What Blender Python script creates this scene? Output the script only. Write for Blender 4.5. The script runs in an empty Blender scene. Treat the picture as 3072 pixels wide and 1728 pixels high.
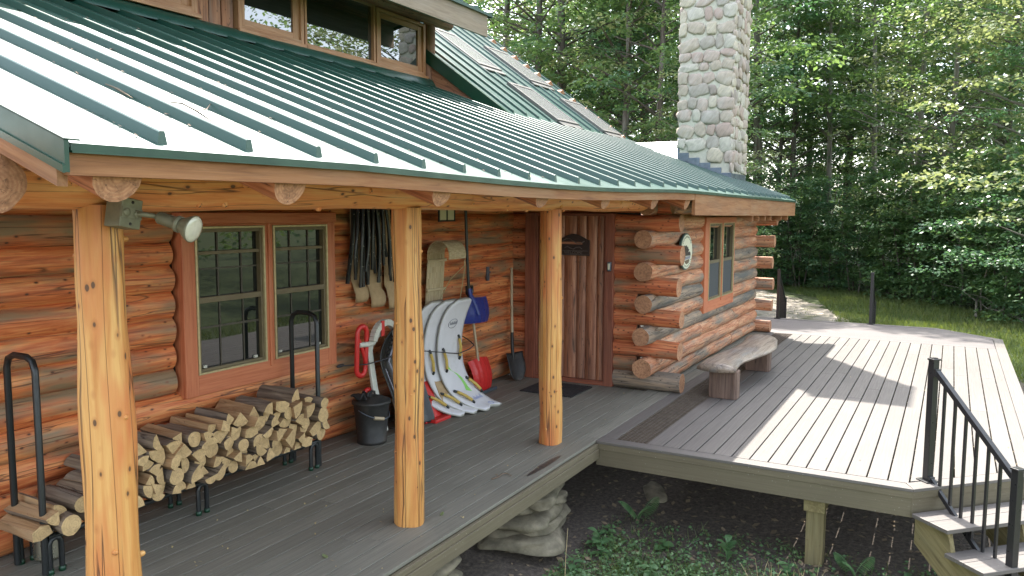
import bpy, math, random
import numpy as np
from mathutils import Vector, Matrix, noise
RND = random.Random(11)
scene = bpy.context.scene
COL = scene.collection
PI = math.pi
V = Vector


# ------------------------------------------------------------------ materials
class NT:
    """tiny node-graph builder"""
    def __init__(s, name):
        s.m = bpy.data.materials.new(name)
        s.m.use_nodes = True
        s.t = s.m.node_tree
        s.t.nodes.clear()
        s.out = s.t.nodes.new('ShaderNodeOutputMaterial')

    def put(s, sock, v):
        if isinstance(v, bpy.types.NodeSocket):
            s.t.links.new(v, sock)
        else:
            if sock.type == 'RGBA' and len(v) == 3:
                v = (*v, 1)
            sock.default_value = v

    def n(s, typ, props=None, o=0, **kw):
        nd = s.t.nodes.new('ShaderNode' + typ)
        for k, v in (props or {}).items():
            setattr(nd, k, v)
        for k, v in kw.items():
            key = int(k[1:]) if k[0] == 'i' and k[1:].isdigit() else k.replace('_', ' ')
            s.put(nd.inputs[key], v)
        return nd.outputs[o]

    def math(s, op, a, b=0.0, c=0.0):
        return s.n('Math', {'operation': op}, i0=a, i1=b, i2=c)

    def mix(s, f, a, b, blend='MIX'):
        return s.n('Mix', {'data_type': 'RGBA', 'blend_type': blend}, o=2, i0=f, i6=a, i7=b)

    def ramp(s, f, pts, interp='LINEAR'):
        nd = s.t.nodes.new('ShaderNodeValToRGB')
        cr = nd.color_ramp
        cr.interpolation = interp
        while len(cr.elements) < len(pts):
            cr.elements.new(0.5)
        for e, (p, c) in zip(cr.elements, pts):
            e.position = p
            e.color = (*c, 1) if not isinstance(c, (int, float)) else (c, c, c, 1)
        s.put(nd.inputs[0], f)
        return nd.outputs[0]

    def mapr(s, f, a, b, c=0.0, d=1.0):
        return s.n('MapRange', None, i0=f, i1=a, i2=b, i3=c, i4=d)

    def gc(s):
        return s.n('Attribute', {'attribute_name': 'gc'}, o=1)

    def scale(s, v, sc):
        return s.n('Mapping', None, Vector=v, Scale=sc)

    def noise(s, v, sc=1.0, det=4.0, rough=.55, dist=0.0):
        return s.n('TexNoise', None, Vector=v, Scale=sc, Detail=det, Roughness=rough, Distortion=dist)

    def bump(s, h, st=.3, d=.01):
        return s.n('Bump', None, Height=h, Strength=st, Distance=d)

    def bsdf(s, **kw):
        return s.n('BsdfPrincipled', None, **kw)

    def done(s, sh):
        s.t.links.new(sh, s.out.inputs[0])
        return s.m


def wood(name, c1, c2, dark, wcol=(.16, .13, .09), wamt=.45, rough=.62, knots=.085, gsc=1.0, crack=1.0, bump=.5, kns=4.6, csc=.45, cw=.012):
    k = NT(name)
    g = k.gc()
    grain = k.noise(k.scale(g, (22 * gsc, 22 * gsc, 1.5 * gsc)), 1, 6, .62, .8)
    fine = k.noise(k.scale(g, (90 * gsc, 90 * gsc, 4 * gsc)), 1, 3, .6)
    patch = k.noise(k.scale(g, (5, 5, 1.1)), 1, 3, .6)
    streak = k.noise(k.scale(g, (15 * gsc, 15 * gsc, .8 * gsc)), 1, 4, .6, 1.6)
    grain = k.math('ADD', k.math('MULTIPLY', grain, .6), k.math('MULTIPLY', streak, .4))
    col = k.ramp(grain, [(.34, dark), (.46, c1), (.58, c2)])
    col = k.mix(k.mapr(fine, .35, .75, .0, .35), col, dark)
    wf = k.math('MULTIPLY', k.mapr(patch, .48, .66), wamt)
    wf = k.math('MULTIPLY', wf, k.mapr(grain, .25, .6, .5, 1.2))
    col = k.mix(wf, col, wcol)
    h = k.math('ADD', grain, k.math('MULTIPLY', fine, .4))
    if crack:
        cn = k.noise(k.scale(g, (11, 11, csc)), 1, 2, .5, .6)
        cr = k.mapr(k.math('ABSOLUTE', k.math('SUBTRACT', cn, .5)), .0, cw, crack, 0.0)
        col = k.mix(k.math('MULTIPLY', cr, .8), col, (.035, .018, .01))
        h = k.math('SUBTRACT', h, k.math('MULTIPLY', cr, .8))
    if knots:
        vn = k.t.nodes.new('ShaderNodeTexVoronoi')
        k.put(vn.inputs['Vector'], k.scale(g, (kns, kns, kns * .57)))
        kd = vn.outputs['Distance']
        kd = k.math('ADD', kd, k.math('MULTIPLY', k.math('SUBTRACT', fine, .5), .06))
        kf = k.mapr(kd, knots, knots * 1.35, 1.0, 0.0)
        kh = k.mapr(kd, knots * 1.2, knots * 2.6, .6, 0.0)
        col = k.mix(kh, col, dark)
        col = k.mix(k.math('MULTIPLY', kf, .85), col, (.05, .028, .016))
    sh = k.bsdf(Base_Color=col, Roughness=k.mapr(grain, .3, .7, rough + .1, rough - .1), Normal=k.bump(h, bump, .008))
    return k.done(sh)


def endgrain(name, c1, c2, st=.7):
    k = NT(name)
    g = k.gc()
    sx = k.n('SeparateXYZ', None, Vector=g)
    sy = sx.node.outputs[1]
    r = k.math('SQRT', k.math('ADD', k.math('MULTIPLY', sx, sx), k.math('MULTIPLY', sy, sy)))
    nz = k.noise(g, 9, 3)
    ring = k.math('SINE', k.math('ADD', k.math('MULTIPLY', r, 420), k.math('MULTIPLY', nz, 9)))
    nn = k.noise(g, 38, 5)
    col = k.mix(k.mapr(ring, -1, 1, .15, .6), c1, c2)
    col = k.mix(k.mapr(k.noise(k.scale(g, (2, 2, .21)), 1, 2), .42, .62, 0, .45), col, tuple(x * .55 for x in c2))
    col = k.mix(k.mapr(nn, .42, .7, 0, st), col, tuple(x * .45 for x in c2))
    cr = k.mapr(k.math('ABSOLUTE', k.math('SUBTRACT', k.noise(k.scale(g, (14, 14, 1)), 1, 2, .5, 1.5), .5)), 0, .012, st, 0)
    col = k.mix(cr, col, (.05, .03, .02))
    return k.done(k.bsdf(Base_Color=col, Roughness=.8, Normal=k.bump(nn, .35, .006)))


def plain(name, col, rough=.5, metal=0.0, var=.15, nsc=14.0, bump=.08, spec=.5, coat=0.0, dirt=None):
    k = NT(name)
    tc = k.n('TexCoord', None, o=3)
    nz = k.noise(tc, nsc, 5, .6)
    c = k.mix(k.mapr(nz, .3, .75, 0, var * 2), col, tuple(x * .5 for x in col))
    if dirt:
        c = k.mix(k.mapr(k.noise(tc, 4.5, 6, .7), .52, .72, 0, .6), c, dirt)
    sh = k.bsdf(Base_Color=c, Roughness=k.mapr(nz, .3, .7, max(rough - .08, .02), min(rough + .1, 1)), Metallic=metal,
                Specular_IOR_Level=spec, Coat_Weight=coat, Coat_Roughness=.25, Normal=k.bump(nz, bump, .004))
    return k.done(sh)


M = {}
M['wall_log'] = wood('wall_log', (.60, .155, .047), (.76, .32, .115), (.21, .042, .016), (.24, .16, .09), 1.0, .55, knots=.085, kns=3.3)
M['entry_log'] = wood('entry_log', (.52, .135, .05), (.66, .26, .11), (.19, .042, .018), (.22, .15, .09), 1.0, .58, knots=.11)
M['room_log'] = wood('room_log', (.48, .185, .085), (.62, .35, .20), (.17, .075, .04), (.23, .185, .14), 1.0, .7, knots=.11)
M['grey_log'] = wood('grey_log', (.24, .19, .145), (.38, .27, .18), (.07, .055, .045), (.10, .10, .09), .9, .8, gsc=1.2, bump=.9)
M['post_log'] = wood('post_log', (.57, .265, .07), (.66, .37, .12), (.42, .155, .04), (.54, .17, .05), 1.0, .5, knots=.10, gsc=.7, kns=2.7, csc=.14, cw=.016, bump=.8)
M['beam_log'] = wood('beam_log', (.78, .29, .095), (.87, .46, .185), (.48, .14, .045), (.66, .36, .15), .4, .5, knots=.10, gsc=.7, kns=3.0)
M['dark_beam'] = wood('dark_beam', (.30, .12, .06), (.44, .2, .1), (.13, .05, .03), (.14, .10, .08), .6, .7)
M['fascia'] = wood('fascia', (.26, .108, .036), (.32, .145, .053), (.18, .07, .025), (.27, .165, .09), .4, .65, knots=0, gsc=1.2, crack=.25, bump=.25)
M['pale_fascia'] = wood('pale_fascia', (.27, .20, .14), (.33, .25, .18), (.22, .155, .105), (.24, .20, .16), .4, .7, knots=0, crack=.2, bump=.2)
M['frame_wood'] = wood('frame_wood', (.50, .15, .065), (.56, .19, .085), (.37, .09, .035), (.45, .17, .09), .3, .5, knots=0, gsc=1.3, crack=.15, bump=.2)
M['sash_wood'] = wood('sash_wood', (.36, .17, .075), (.45, .235, .115), (.24, .10, .04), (.28, .18, .1), .4, .5, knots=0, gsc=1.5, crack=.1, bump=.2)
M['door_wood'] = wood('door_wood', (.29, .11, .055), (.46, .21, .115), (.11, .035, .018), (.17, .085, .055), .6, .5, knots=.07)
M['door_trim'] = wood('door_trim', (.22, .065, .035), (.29, .095, .05), (.12, .035, .02), (.15, .065, .04), .5, .55, knots=0, crack=.3)
M['ceiling'] = wood('ceiling', (.56, .21, .09), (.66, .30, .14), (.18, .05, .02), (.2, .1, .05), .4, .6, knots=.05)
M['bench_top'] = wood('bench_top', (.27, .205, .155), (.38, .30, .23), (.11, .08, .06), (.21, .20, .19), .8, .42, knots=.05, crack=.8)
M['bench_leg'] = wood('bench_leg', (.14, .085, .06), (.20, .125, .09), (.07, .04, .03), (.10, .075, .06), .5, .7, knots=.05)
M['treated'] = wood('treated', (.20, .16, .07), (.26, .21, .10), (.13, .10, .045), (.16, .14, .075), .4, .75, knots=.05, crack=.4)
M['firewood'] = wood('firewood', (.36, .21, .095), (.48, .31, .16), (.16, .08, .035), (.28, .19, .11), .5, .8, knots=.04, crack=.5)
M['bark'] = wood('bark', (.17, .12, .08), (.28, .21, .14), (.06, .04, .028), (.19, .16, .13), .6, .9, knots=0, crack=1.0, bump=1.0)
M['tree_bark'] = wood('tree_bark', (.085, .070, .055), (.15, .13, .105), (.03, .026, .022), (.19, .19, .16), .6, .9, knots=0, crack=1.0, bump=1.0, gsc=.5)
M['pale_bark'] = wood('pale_bark', (.20, .18, .15), (.30, .27, .23), (.09, .08, .07), (.25, .26, .22), .6, .9, knots=.06, crack=.5, bump=.8, gsc=.5)
M['end'] = endgrain('end_grain', (.52, .28, .15), (.34, .145, .07))
M['dark_end'] = endgrain('dark_end', (.34, .15, .07), (.22, .085, .04))
M['fire_end'] = endgrain('fire_end', (.64, .45, .225), (.50, .325, .15), .45)
M['steel'] = plain('black_steel', (.012, .014, .014), .38, 0.0, .3, 30, .1)
M['rail_black'] = plain('rail_black', (.022, .021, .022), .33, 0.0, .2, 30, .04)
M['iron'] = plain('worn_iron', (.035, .034, .032), .55, .3, .5, 9, .15, dirt=(.12, .10, .08))
M['galv'] = plain('galvanised', (.20, .235, .28), .42, .75, .5, 7, .12, dirt=(.10, .13, .17))
M['can_metal'] = plain('can_metal', (.55, .52, .40), .28, .9, .3)
M['grey_cast'] = plain('grey_cast', (.22, .22, .145), .5, .3, .3, 20, .15, dirt=(.16, .15, .09))
M['cord'] = plain('cord', (.42, .33, .17), .8)
M['cable'] = plain('cable', (.05, .05, .055), .4, .3)
M['red_plastic'] = plain('red_plastic', (.56, .025, .022), .38, 0, .15, 20, .03)
M['white_plastic'] = plain('white_plastic', (.56, .55, .48), .4, 0, .2, 12, .03)
M['black_plastic'] = plain('black_plastic', (.016, .018, .018), .32, 0, .2, 12, .03)
M['yellow_foam'] = plain('yellow_foam', (.52, .36, .08), .6)
M['blue_plastic'] = plain('blue_plastic', (.018, .035, .20), .33, 0, .25, 25, .05)
M['foam'] = plain('white_foam', (.60, .585, .60), .55, 0, .07, 6, .04, dirt=(.46, .44, .42))
M['foam_side'] = plain('foam_side', (.42, .41, .36), .6, 0, .2, 9, .05)
M['lime'] = plain('lime', (.27, .62, .13), .5, 0, .1)
M['print_grey'] = plain('print_grey', (.22, .22, .26), .6)
M['print_blue'] = plain('print_blue', (.30, .34, .55), .6)
M['cardboard'] = plain('cardboard', (.42, .29, .16), .85, 0, .2, 25, .05)
M['bentwood'] = wood('bentwood', (.46, .36, .21), (.56, .46, .29), (.30, .22, .12), (.38, .33, .22), .4, .5, knots=0, gsc=2, crack=0, bump=.15)
M['handle_wood'] = wood('handle_wood', (.42, .33, .21), (.52, .42, .28), (.28, .21, .13), (.36, .31, .23), .4, .6, knots=0, gsc=2, crack=.2, bump=.2)
M['stain'] = plain('wet_stain', (.05, .042, .036), .45, 0, .3, 30, .1)
M['rubber'] = plain('rubber', (.02, .02, .02), .75)
M['sign_dark'] = plain('sign_dark', (.045, .028, .024), .5, .2, .4, 30, .2)
M['sign_relief'] = plain('sign_relief', (.15, .12, .11), .5, .2, .3, 30, .2)
M['sign_cream'] = plain('sign_cream', (.68, .66, .50), .5, 0, .08)
M['sign_green'] = plain('sign_green', (.045, .085, .075), .4)
M['sign_bark'] = plain('sign_brown', (.13, .09, .05), .6)
M['brass'] = plain('gold_trim', (.52, .43, .24), .35, .35, .3, 30)
M['muntin'] = plain('muntin', (.15, .115, .06), .5)
M['grille'] = plain('grille', (.055, .045, .03), .5)
M['screen'] = plain('insect_screen', (.05, .055, .062), .6, 0, .2, 200, .1)
M['interior'] = plain('dark_interior', (.02, .018, .015), .8)
M['leaf_litter'] = plain('leaf_litter', (.32, .24, .15), .8, 0, .6, 2)
M['skylight_pane'] = plain('skylight_pane', (.24, .24, .235), .28, 0, .5, 40, .05, coat=.6)  # speckled pale grey base stands in for sky reflected in the glass
M['mortar'] = plain('mortar', (.56, .53, .44), .9, 0, .2, 30, .5)
M['concrete'] = plain('concrete', (.28, .27, .25), .9, 0, .3, 20, .3)
M['pier_stone'] = plain('pier_stone', (.28, .24, .165), .85, 0, .7, 7, 1.0, dirt=(.07, .068, .042))
M['lens_glass'] = plain('lens_glass', (.60, .58, .46), .12, 0, .2, 40, .25, coat=1.0)
M['skylight_metal'] = plain('skylight_metal', (.20, .19, .175), .5, .5, .3)


def mk_roof(name, col):
    k = NT(name)
    tc = k.n('TexCoord', None, o=3)
    nz = k.noise(tc, 1.3, 5, .6)
    sp = k.noise(tc, 55, 2, .5)
    c = k.mix(k.mapr(nz, .4, .7, 0, .35), col, (.04, .09, .07))
    c = k.mix(k.mapr(sp, .70, .76, 0, .8), c, (.06, .045, .03))
    return k.done(k.bsdf(Base_Color=c, Roughness=k.mapr(nz, .3, .7, .34, .46), Specular_IOR_Level=.6, Coat_Weight=.3, Coat_Roughness=.36))


M['roof_green'] = mk_roof('roof_green', (.011, .058, .040))
M['trim_green'] = plain('trim_green', (.009, .050, .025), .36, 0, .3, 5, .05)


def mk_deck(name, ca, cb, cd):
    k = NT(name)
    g = k.gc()
    grain = k.noise(k.scale(g, (70, 70, 1.6)), 1, 5, .65)
    big = k.noise(k.scale(g, (.9, .9, .35)), 1, 2, .5)
    obj = k.n('TexCoord', None, o=3)
    st = k.noise(obj, 1.7, 6, .65)
    sp = k.noise(obj, 70, 2, .5)
    c = k.mix(k.mapr(big, .35, .65), ca, cb)
    c = k.mix(k.mapr(grain, .40, .68, 0, .6), c, cd)
    c = k.mix(k.mapr(st, .5, .72, 0, .4), c, cd)
    c = k.mix(k.mapr(sp, .715, .75, 0, .8), c, (.40, .37, .30))
    return k.done(k.bsdf(Base_Color=c, Roughness=k.mapr(grain, .3, .7, .52, .7), Normal=k.bump(grain, .25, .003)))


M['porch_board'] = mk_deck('porch_board', (.165, .156, .125), (.215, .203, .165), (.10, .094, .075))
M['deck_board'] = mk_deck('deck_board', (.120, .106, .094), (.148, .131, .116), (.092, .081, .072))
M['deck_far'] = mk_deck('deck_far', (.118, .102, .096), (.138, .12, .113), (.095, .082, .077))
M['deck_rim'] = mk_deck('deck_rim', (.125, .103, .064), (.152, .124, .078), (.095, .077, .047))


def mk_stone():
    k = NT('cobble_stone')
    g = k.gc()
    gz = k.n('SeparateXYZ', None, o=2, Vector=g)
    r = k.math('FRACT', gz)
    c = k.ramp(r, [(0, (.46, .385, .30)), (.18, (.47, .375, .31)), (.34, (.38, .335, .28)), (.5, (.54, .47, .355)), (.66, (.43, .32, .265)), (.8, (.52, .48, .395)), (.95, (.30, .25, .21))], 'CONSTANT')
    n1 = k.noise(g, 26, 6, .7)
    n2 = k.noise(g, 7, 3, .6)
    c = k.mix(k.mapr(n1, .4, .7, 0, .55), c, (.22, .19, .17))
    c = k.mix(k.mapr(n2, .5, .7, 0, .4), c, (.56, .52, .47))
    return k.done(k.bsdf(Base_Color=c, Roughness=.85, Normal=k.bump(n1, .5, .01)))


M['stone'] = mk_stone()


def mk_glass(name, tint=(.010, .012, .011), rough=.02, ior=1.7):
    k = NT(name)
    tc = k.n('TexCoord', None, o=3)
    nz = k.noise(tc, 1.1, 2)
    return k.done(k.bsdf(Base_Color=tint, Roughness=rough, IOR=ior, Normal=k.bump(nz, .03, .05)))


M['glass'] = mk_glass('window_glass')
M['dormer_glass'] = mk_glass('dormer_glass', (.02, .025, .02), .01, 2.6)


def mk_leaf(name, c0, c1, c2, trans=.42, tcol=(.16, .26, .03), rough=.34, spec=.75):
    k = NT(name)
    rnd = k.n('NewGeometry', None, o=8)
    tc = k.n('TexCoord', None, o=3)
    nz = k.noise(tc, .55, 2)
    f = k.math('ADD', k.math('MULTIPLY', rnd, .65), k.math('MULTIPLY', k.math('SUBTRACT', nz, .32), .9))
    c = k.ramp(f, [(.1, c0), (.5, c1), (.92, c2)])
    p = k.bsdf(Base_Color=c, Roughness=rough, Specular_IOR_Level=spec)
    t = k.n('BsdfTranslucent', None, Color=k.mix(.6, c, tcol))
    mx = k.n('MixShader', None, i0=trans, i1=p, i2=t)
    return k.done(mx)


M['leaf'] = mk_leaf('maple_leaf', (.065, .14, .068), (.125, .23, .105), (.22, .31, .145), .52, (.24, .36, .06))
M['leaf_dark'] = mk_leaf('dark_leaf', (.055, .125, .08), (.095, .20, .11), (.16, .26, .14), .46, (.12, .26, .06))
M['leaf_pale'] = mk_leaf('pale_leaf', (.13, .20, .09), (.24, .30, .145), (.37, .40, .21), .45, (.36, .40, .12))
M['weed'] = mk_leaf('weed_leaf', (.07, .155, .06), (.13, .25, .095), (.21, .31, .12), .3, (.10, .22, .03), .5)
M['grass'] = mk_leaf('grass_blade', (.05, .095, .022), (.09, .145, .032), (.20, .21, .06), .35, (.28, .33, .04), .55)
M['straw'] = mk_leaf('dry_straw', (.33, .26, .12), (.45, .36, .18), (.55, .46, .25), .2, (.4, .32, .1), .7)


def mk_ground():
    k = NT('woodland_ground')
    tc = k.n('TexCoord', None, o=3)
    sx = k.n('SeparateXYZ', None, Vector=tc)
    n1 = k.noise(tc, 2.2, 6, .65)
    n2 = k.noise(tc, 24, 6, .7)
    n3 = k.noise(tc, 95, 3, .6)
    soil = k.ramp(n2, [(.3, (.045, .036, .029)), (.52, (.11, .088, .07)), (.75, (.21, .17, .13))])
    soil = k.mix(k.mapr(n3, .66, .74, 0, .7), soil, (.15, .11, .075))
    turf = k.ramp(n2, [(.3, (.035, .055, .018)), (.6, (.075, .095, .030)), (.8, (.14, .125, .06))])
    f = k.mapr(k.math('ADD', sx, k.math('MULTIPLY', n1, 1.2)), 12.6, 13.6)
    f2 = k.mapr(k.math('ADD', sx.node.outputs[1], k.math('MULTIPLY', n1, 1.2)), -4.6, -5.4)
    f = k.math('MAXIMUM', f, f2)
    return k.done(k.bsdf(Base_Color=k.mix(f, soil, turf), Roughness=.95, Normal=k.bump(n2, .8, .03)))


M['ground'] = mk_ground()


def mk_drive():
    k = NT('gravel_drive')
    tc = k.n('TexCoord', None, o=3)
    n1 = k.noise(tc, 1.1, 5, .6)
    n2 = k.noise(tc, 45, 4, .7)
    c = k.ramp(n2, [(.3, (.25, .21, .17)), (.6, (.38, .33, .28)), (.8, (.5, .46, .4))])
    c = k.mix(k.mapr(n1, .52, .66, 0, .8), c, (.12, .13, .05))
    return k.done(k.bsdf(Base_Color=c, Roughness=.95, Normal=k.bump(n2, .6, .02)))


M['drive'] = mk_drive()


# ------------------------------------------------------------------ mesh builder
def frame(d, up=None):
    d = d.normalized()
    u = V((0, 0, 1)) if up is None else up
    if abs(d.dot(u)) > .97:
        u = V((0, 1, 0))
    x = u.cross(d).normalized()
    y = d.cross(x).normalized()
    return x, y, d


class MB:
    def __init__(s):
        s.v, s.f, s.mi, s.g, s.sm = [], [], [], [], []

    def add(s, vs, fs, mi=0, gs=None, smooth=False):
        b = len(s.v)
        s.v += [tuple(p) for p in vs]
        s.g += gs if gs else [(p[0], p[1], p[2]) for p in vs]
        for i, f in enumerate(fs):
            s.f.append([b + q for q in f])
            s.mi.append(mi[i] if isinstance(mi, list) else mi)
            s.sm.append(smooth)
        return s

    def obox(s, c, ex, ey, ez, mi=0):
        """box from centre and three half-extent vectors; grain runs along the longest"""
        c, ex, ey, ez = V(c), V(ex), V(ey), V(ez)
        L = [ex.length, ey.length, ez.length]
        k = L.index(max(L))
        o = RND.uniform(0, 400)
        vs, gs = [], []
        for i in (-1, 1):
            for j in (-1, 1):
                for l in (-1, 1):
                    vs.append(c + ex * i + ey * j + ez * l)
                    q = [i * L[0], j * L[1], l * L[2]]
                    w = q.pop(k)
                    gs.append((q[0], q[1], w + o))
        fs = [(0, 1, 3, 2), (4, 6, 7, 5), (0, 4, 5, 1), (2, 3, 7, 6), (0, 2, 6, 4), (1, 5, 7, 3)]
        if ex.cross(ey).dot(ez) < 0:
            fs = [f[::-1] for f in fs]
        return s.add(vs, fs, mi, gs)

    def box(s, x0, x1, y0, y1, z0, z1, mi=0):
        return s.obox(((x0 + x1) / 2, (y0 + y1) / 2, (z0 + z1) / 2), (abs(x1 - x0) / 2, 0, 0), (0, abs(y1 - y0) / 2, 0), (0, 0, abs(z1 - z0) / 2), mi)

    def bar(s, p0, p1, w, h, up=None, mi=0):
        p0, p1 = V(p0), V(p1)
        x, y, d = frame(p1 - p0, V(up) if up else None)
        return s.obox((p0 + p1) / 2, x * w / 2, y * h / 2, d * ((p1 - p0).length / 2), mi)

    def tube(s, pts, r, n=8, mi=0, cap=None, caps=True, smooth=True, wob=0.0, flat=1.0, closed=False):
        pts = [V(p) for p in pts]
        m = len(pts)
        rs = r if isinstance(r, (list, tuple)) else [r] * m
        o = RND.uniform(0, 400)
        sd = RND.uniform(0, 90)
        vs, gs = [], []
        x = None
        w = 0
        for i, p in enumerate(pts):
            if closed:
                d = pts[(i + 1) % m] - pts[i - 1]
            else:
                d = pts[min(i + 1, m - 1)] - pts[max(i - 1, 0)]
            d.normalize()
            if x is None:
                x, y, _ = frame(d)
            else:
                x = (x - d * x.dot(d)).normalized()
                y = d.cross(x)
            if i:
                w += (pts[i] - pts[i - 1]).length
            for a in range(n):
                t = 2 * PI * a / n
                rr = rs[i]
                if wob:
                    rr *= 1 + wob * noise.noise(V((math.cos(t) * 1.3 + sd, math.sin(t) * 1.3, w * 2.2)))
                vs.append(p + x * (math.cos(t) * rr) + y * (math.sin(t) * rr * flat))
                gs.append((math.cos(t) * rr, math.sin(t) * rr, w + o))
        fs = []
        for i in range(m if closed else m - 1):
            j = (i + 1) % m
            for a in range(n):
                b = (a + 1) % n
                fs.append((i * n + a, i * n + b, j * n + b, j * n + a))
        s.add(vs, fs, mi, gs, smooth)
        if caps and not closed:
            cm = mi if cap is None else cap
            for i, rev in ((0, True), (m - 1, False)):
                ring = vs[i * n:(i + 1) * n]
                f = list(range(n))
                s.add(ring, [f[::-1] if rev else f], cm, gs[i * n:(i + 1) * n])
        return s

    def log(s, p0, p1, r0, r1=None, n=18, mi=0, cap=1, wob=.10, bow=.012):
        """a peeled log with an uneven surface and sawn ends"""
        p0, p1 = V(p0), V(p1)
        r1 = r0 if r1 is None else r1
        L = (p1 - p0).length
        m = max(3, int(L / .16) + 1)
        sd = RND.uniform(0, 90)
        x, y, d = frame(p1 - p0)
        pts, rs = [], []
        for i in range(m):
            t = i / (m - 1)
            e = min(t, 1 - t) * L
            k = bow * min(1, e / .3)
            pts.append(p0.lerp(p1, t) + x * noise.noise(V((sd, t * L * .9, 1))) * k + y * noise.noise(V((sd, t * L * .9, 7))) * k)
            rs.append((r0 + (r1 - r0) * t) * (1 + .05 * noise.noise(V((sd, 5, t * L * 1.6)))))
        return s.tube(pts, rs, n, mi, cap, True, True, wob)

    def prism(s, pts, off, mi=0, gdir=None):
        """closed outline (3-D points in one plane) pushed along off"""
        pts = [V(p) for p in pts]
        off = V(off)
        n = len(pts)
        o = RND.uniform(0, 400)
        vs = pts + [p + off for p in pts]
        if gdir:
            a, b, d = frame(V(gdir))
            gs = [(p.dot(a), p.dot(b), p.dot(d) + o) for p in vs]
        else:
            gs = None
        nr = V((0, 0, 0))
        for i in range(n):
            nr += pts[i].cross(pts[(i + 1) % n])
        fs = [tuple(range(n))[::-1], tuple(range(n, 2 * n))] + [(i, (i + 1) % n, n + (i + 1) % n, n + i) for i in range(n)]
        if nr.dot(off) < 0:
            fs = [f[::-1] for f in fs]
        return s.add(vs, fs, mi, gs)

    def lathe(s, c, prof, n=24, mi=0, axis=None, smooth=True):
        """prof: list of (radius, height) revolved about the axis through c"""
        c = V(c)
        x, y, d = frame(V(axis) if axis else V((0, 0, 1)))
        vs = []
        for r, h in prof:
            for a in range(n):
                t = 2 * PI * a / n
                vs.append(c + x * (r * math.cos(t)) + y * (r * math.sin(t)) + d * h)
        fs = []
        for i in range(len(prof) - 1):
            for a in range(n):
                b = (a + 1) % n
                fs.append((i * n + a, i * n + b, (i + 1) * n + b, (i + 1) * n + a))
        return s.add(vs, fs, mi, None, smooth)

    def blob(s, c, ex, ey, ez, p=2.6, nu=10, nv=6, mi=0, wob=.18, gz=None):
        """rounded stone: superellipsoid on three half-axes"""
        c, ex, ey, ez = V(c), V(ex), V(ey), V(ez)
        sd = RND.uniform(0, 90)
        gz = RND.uniform(0, 1) + RND.randint(0, 50) if gz is None else gz
        vs, gs = [], []

        def sp(q):
            return math.copysign(abs(q) ** (2 / p), q)
        for j in range(nv + 1):
            ph = -PI / 2 + PI * j / nv
            for i in range(nu):
                th = 2 * PI * i / nu
                q = V((sp(math.cos(ph)) * sp(math.cos(th)), sp(math.cos(ph)) * sp(math.sin(th)), sp(math.sin(ph))))
                k = 1 + wob * noise.noise(q * 1.1 + V((sd, 0, 0)))
                pnt = c + (ex * q.x + ey * q.y + ez * q.z) * k
                vs.append(pnt)
                gs.append((pnt.x + pnt.z * .37, pnt.y + pnt.z * .7, gz))
        fs = []
        for j in range(nv):
            for i in range(nu):
                b = (i + 1) % nu
                fs.append((j * nu + i, j * nu + b, (j + 1) * nu + b, (j + 1) * nu + i))
        if ex.cross(ey).dot(ez) < 0:
            fs = [f[::-1] for f in fs]
        return s.add(vs, fs, mi, gs, True)

    def build(s, name, mats, parent=None, bevel=0.0, origin=None):
        o = parent_loc(parent) if parent is not None else V(origin or (0, 0, 0))
        me = bpy.data.meshes.new(name)
        me.from_pydata([(p[0] - o.x, p[1] - o.y, p[2] - o.z) for p in s.v], [], s.f)
        for m in (mats if isinstance(mats, (list, tuple)) else [mats]):
            me.materials.append(M[m] if isinstance(m, str) else m)
        me.polygons.foreach_set('material_index', s.mi)
        me.polygons.foreach_set('use_smooth', s.sm)
        at = me.attributes.new('gc', 'FLOAT_VECTOR', 'POINT')
        at.data.foreach_set('vector', np.array(s.g, dtype=np.float32).ravel())
        me.update()
        ob = bpy.data.objects.new(name, me)
        COL.objects.link(ob)
        if parent is not None:
            ob.parent = parent
        else:
            ob.location = o
        if bevel:
            b = ob.modifiers.new('edge', 'BEVEL')
            b.width = bevel
            b.segments = 2
            b.limit_method = 'ANGLE'
            b.angle_limit = math.radians(50)
            b.use_clamp_overlap = True
        return ob


def parent_loc(p):
    o = V((0, 0, 0))
    while p is not None:
        o = o + p.location
        p = p.parent
    return o


def tag(o, label=None, cat=None, group=None, kind=None):
    if label:
        o['label'] = label
    if cat:
        o['category'] = cat
    if group:
        o['group'] = group
    if kind:
        o['kind'] = kind
    return o


def thing(name, label, cat, loc=(0, 0, 0), group=None):
    o = bpy.data.objects.new(name, None)
    o.empty_display_size = .1
    COL.objects.link(o)
    o.location = loc
    return tag(o, label, cat, group)


def copy_tree(o, parent=None):
    c = o.copy()
    COL.objects.link(c)
    if parent is not None:
        c.parent = parent
    for ch in o.children:
        copy_tree(ch, c)
    return c


def quads(name, P, mats, parent=None, mi=None, smooth=False, origin=(0, 0, 0)):
    """P: (n,4,3) array of separate quads -> one mesh"""
    n = len(P)
    me = bpy.data.meshes.new(name)
    me.vertices.add(n * 4)
    me.vertices.foreach_set('co', P.astype(np.float32).ravel())
    me.loops.add(n * 4)
    me.loops.foreach_set('vertex_index', np.arange(n * 4, dtype=np.int32))
    me.polygons.add(n)
    me.polygons.foreach_set('loop_start', np.arange(0, n * 4, 4, dtype=np.int32))
    me.polygons.foreach_set('loop_total', np.full(n, 4, dtype=np.int32))
    for m in mats:
        me.materials.append(M[m])
    if mi is not None:
        me.polygons.foreach_set('material_index', mi.astype(np.int32))
    me.update(calc_edges=True)
    ob = bpy.data.objects.new(name, me)
    COL.objects.link(ob)
    if parent is not None:
        ob.parent = parent
    else:
        ob.location = origin
    return ob
M['grate'] = plain('grate_metal', (.16, .125, .095), .6, .1, .4, 20, .1)
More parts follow.
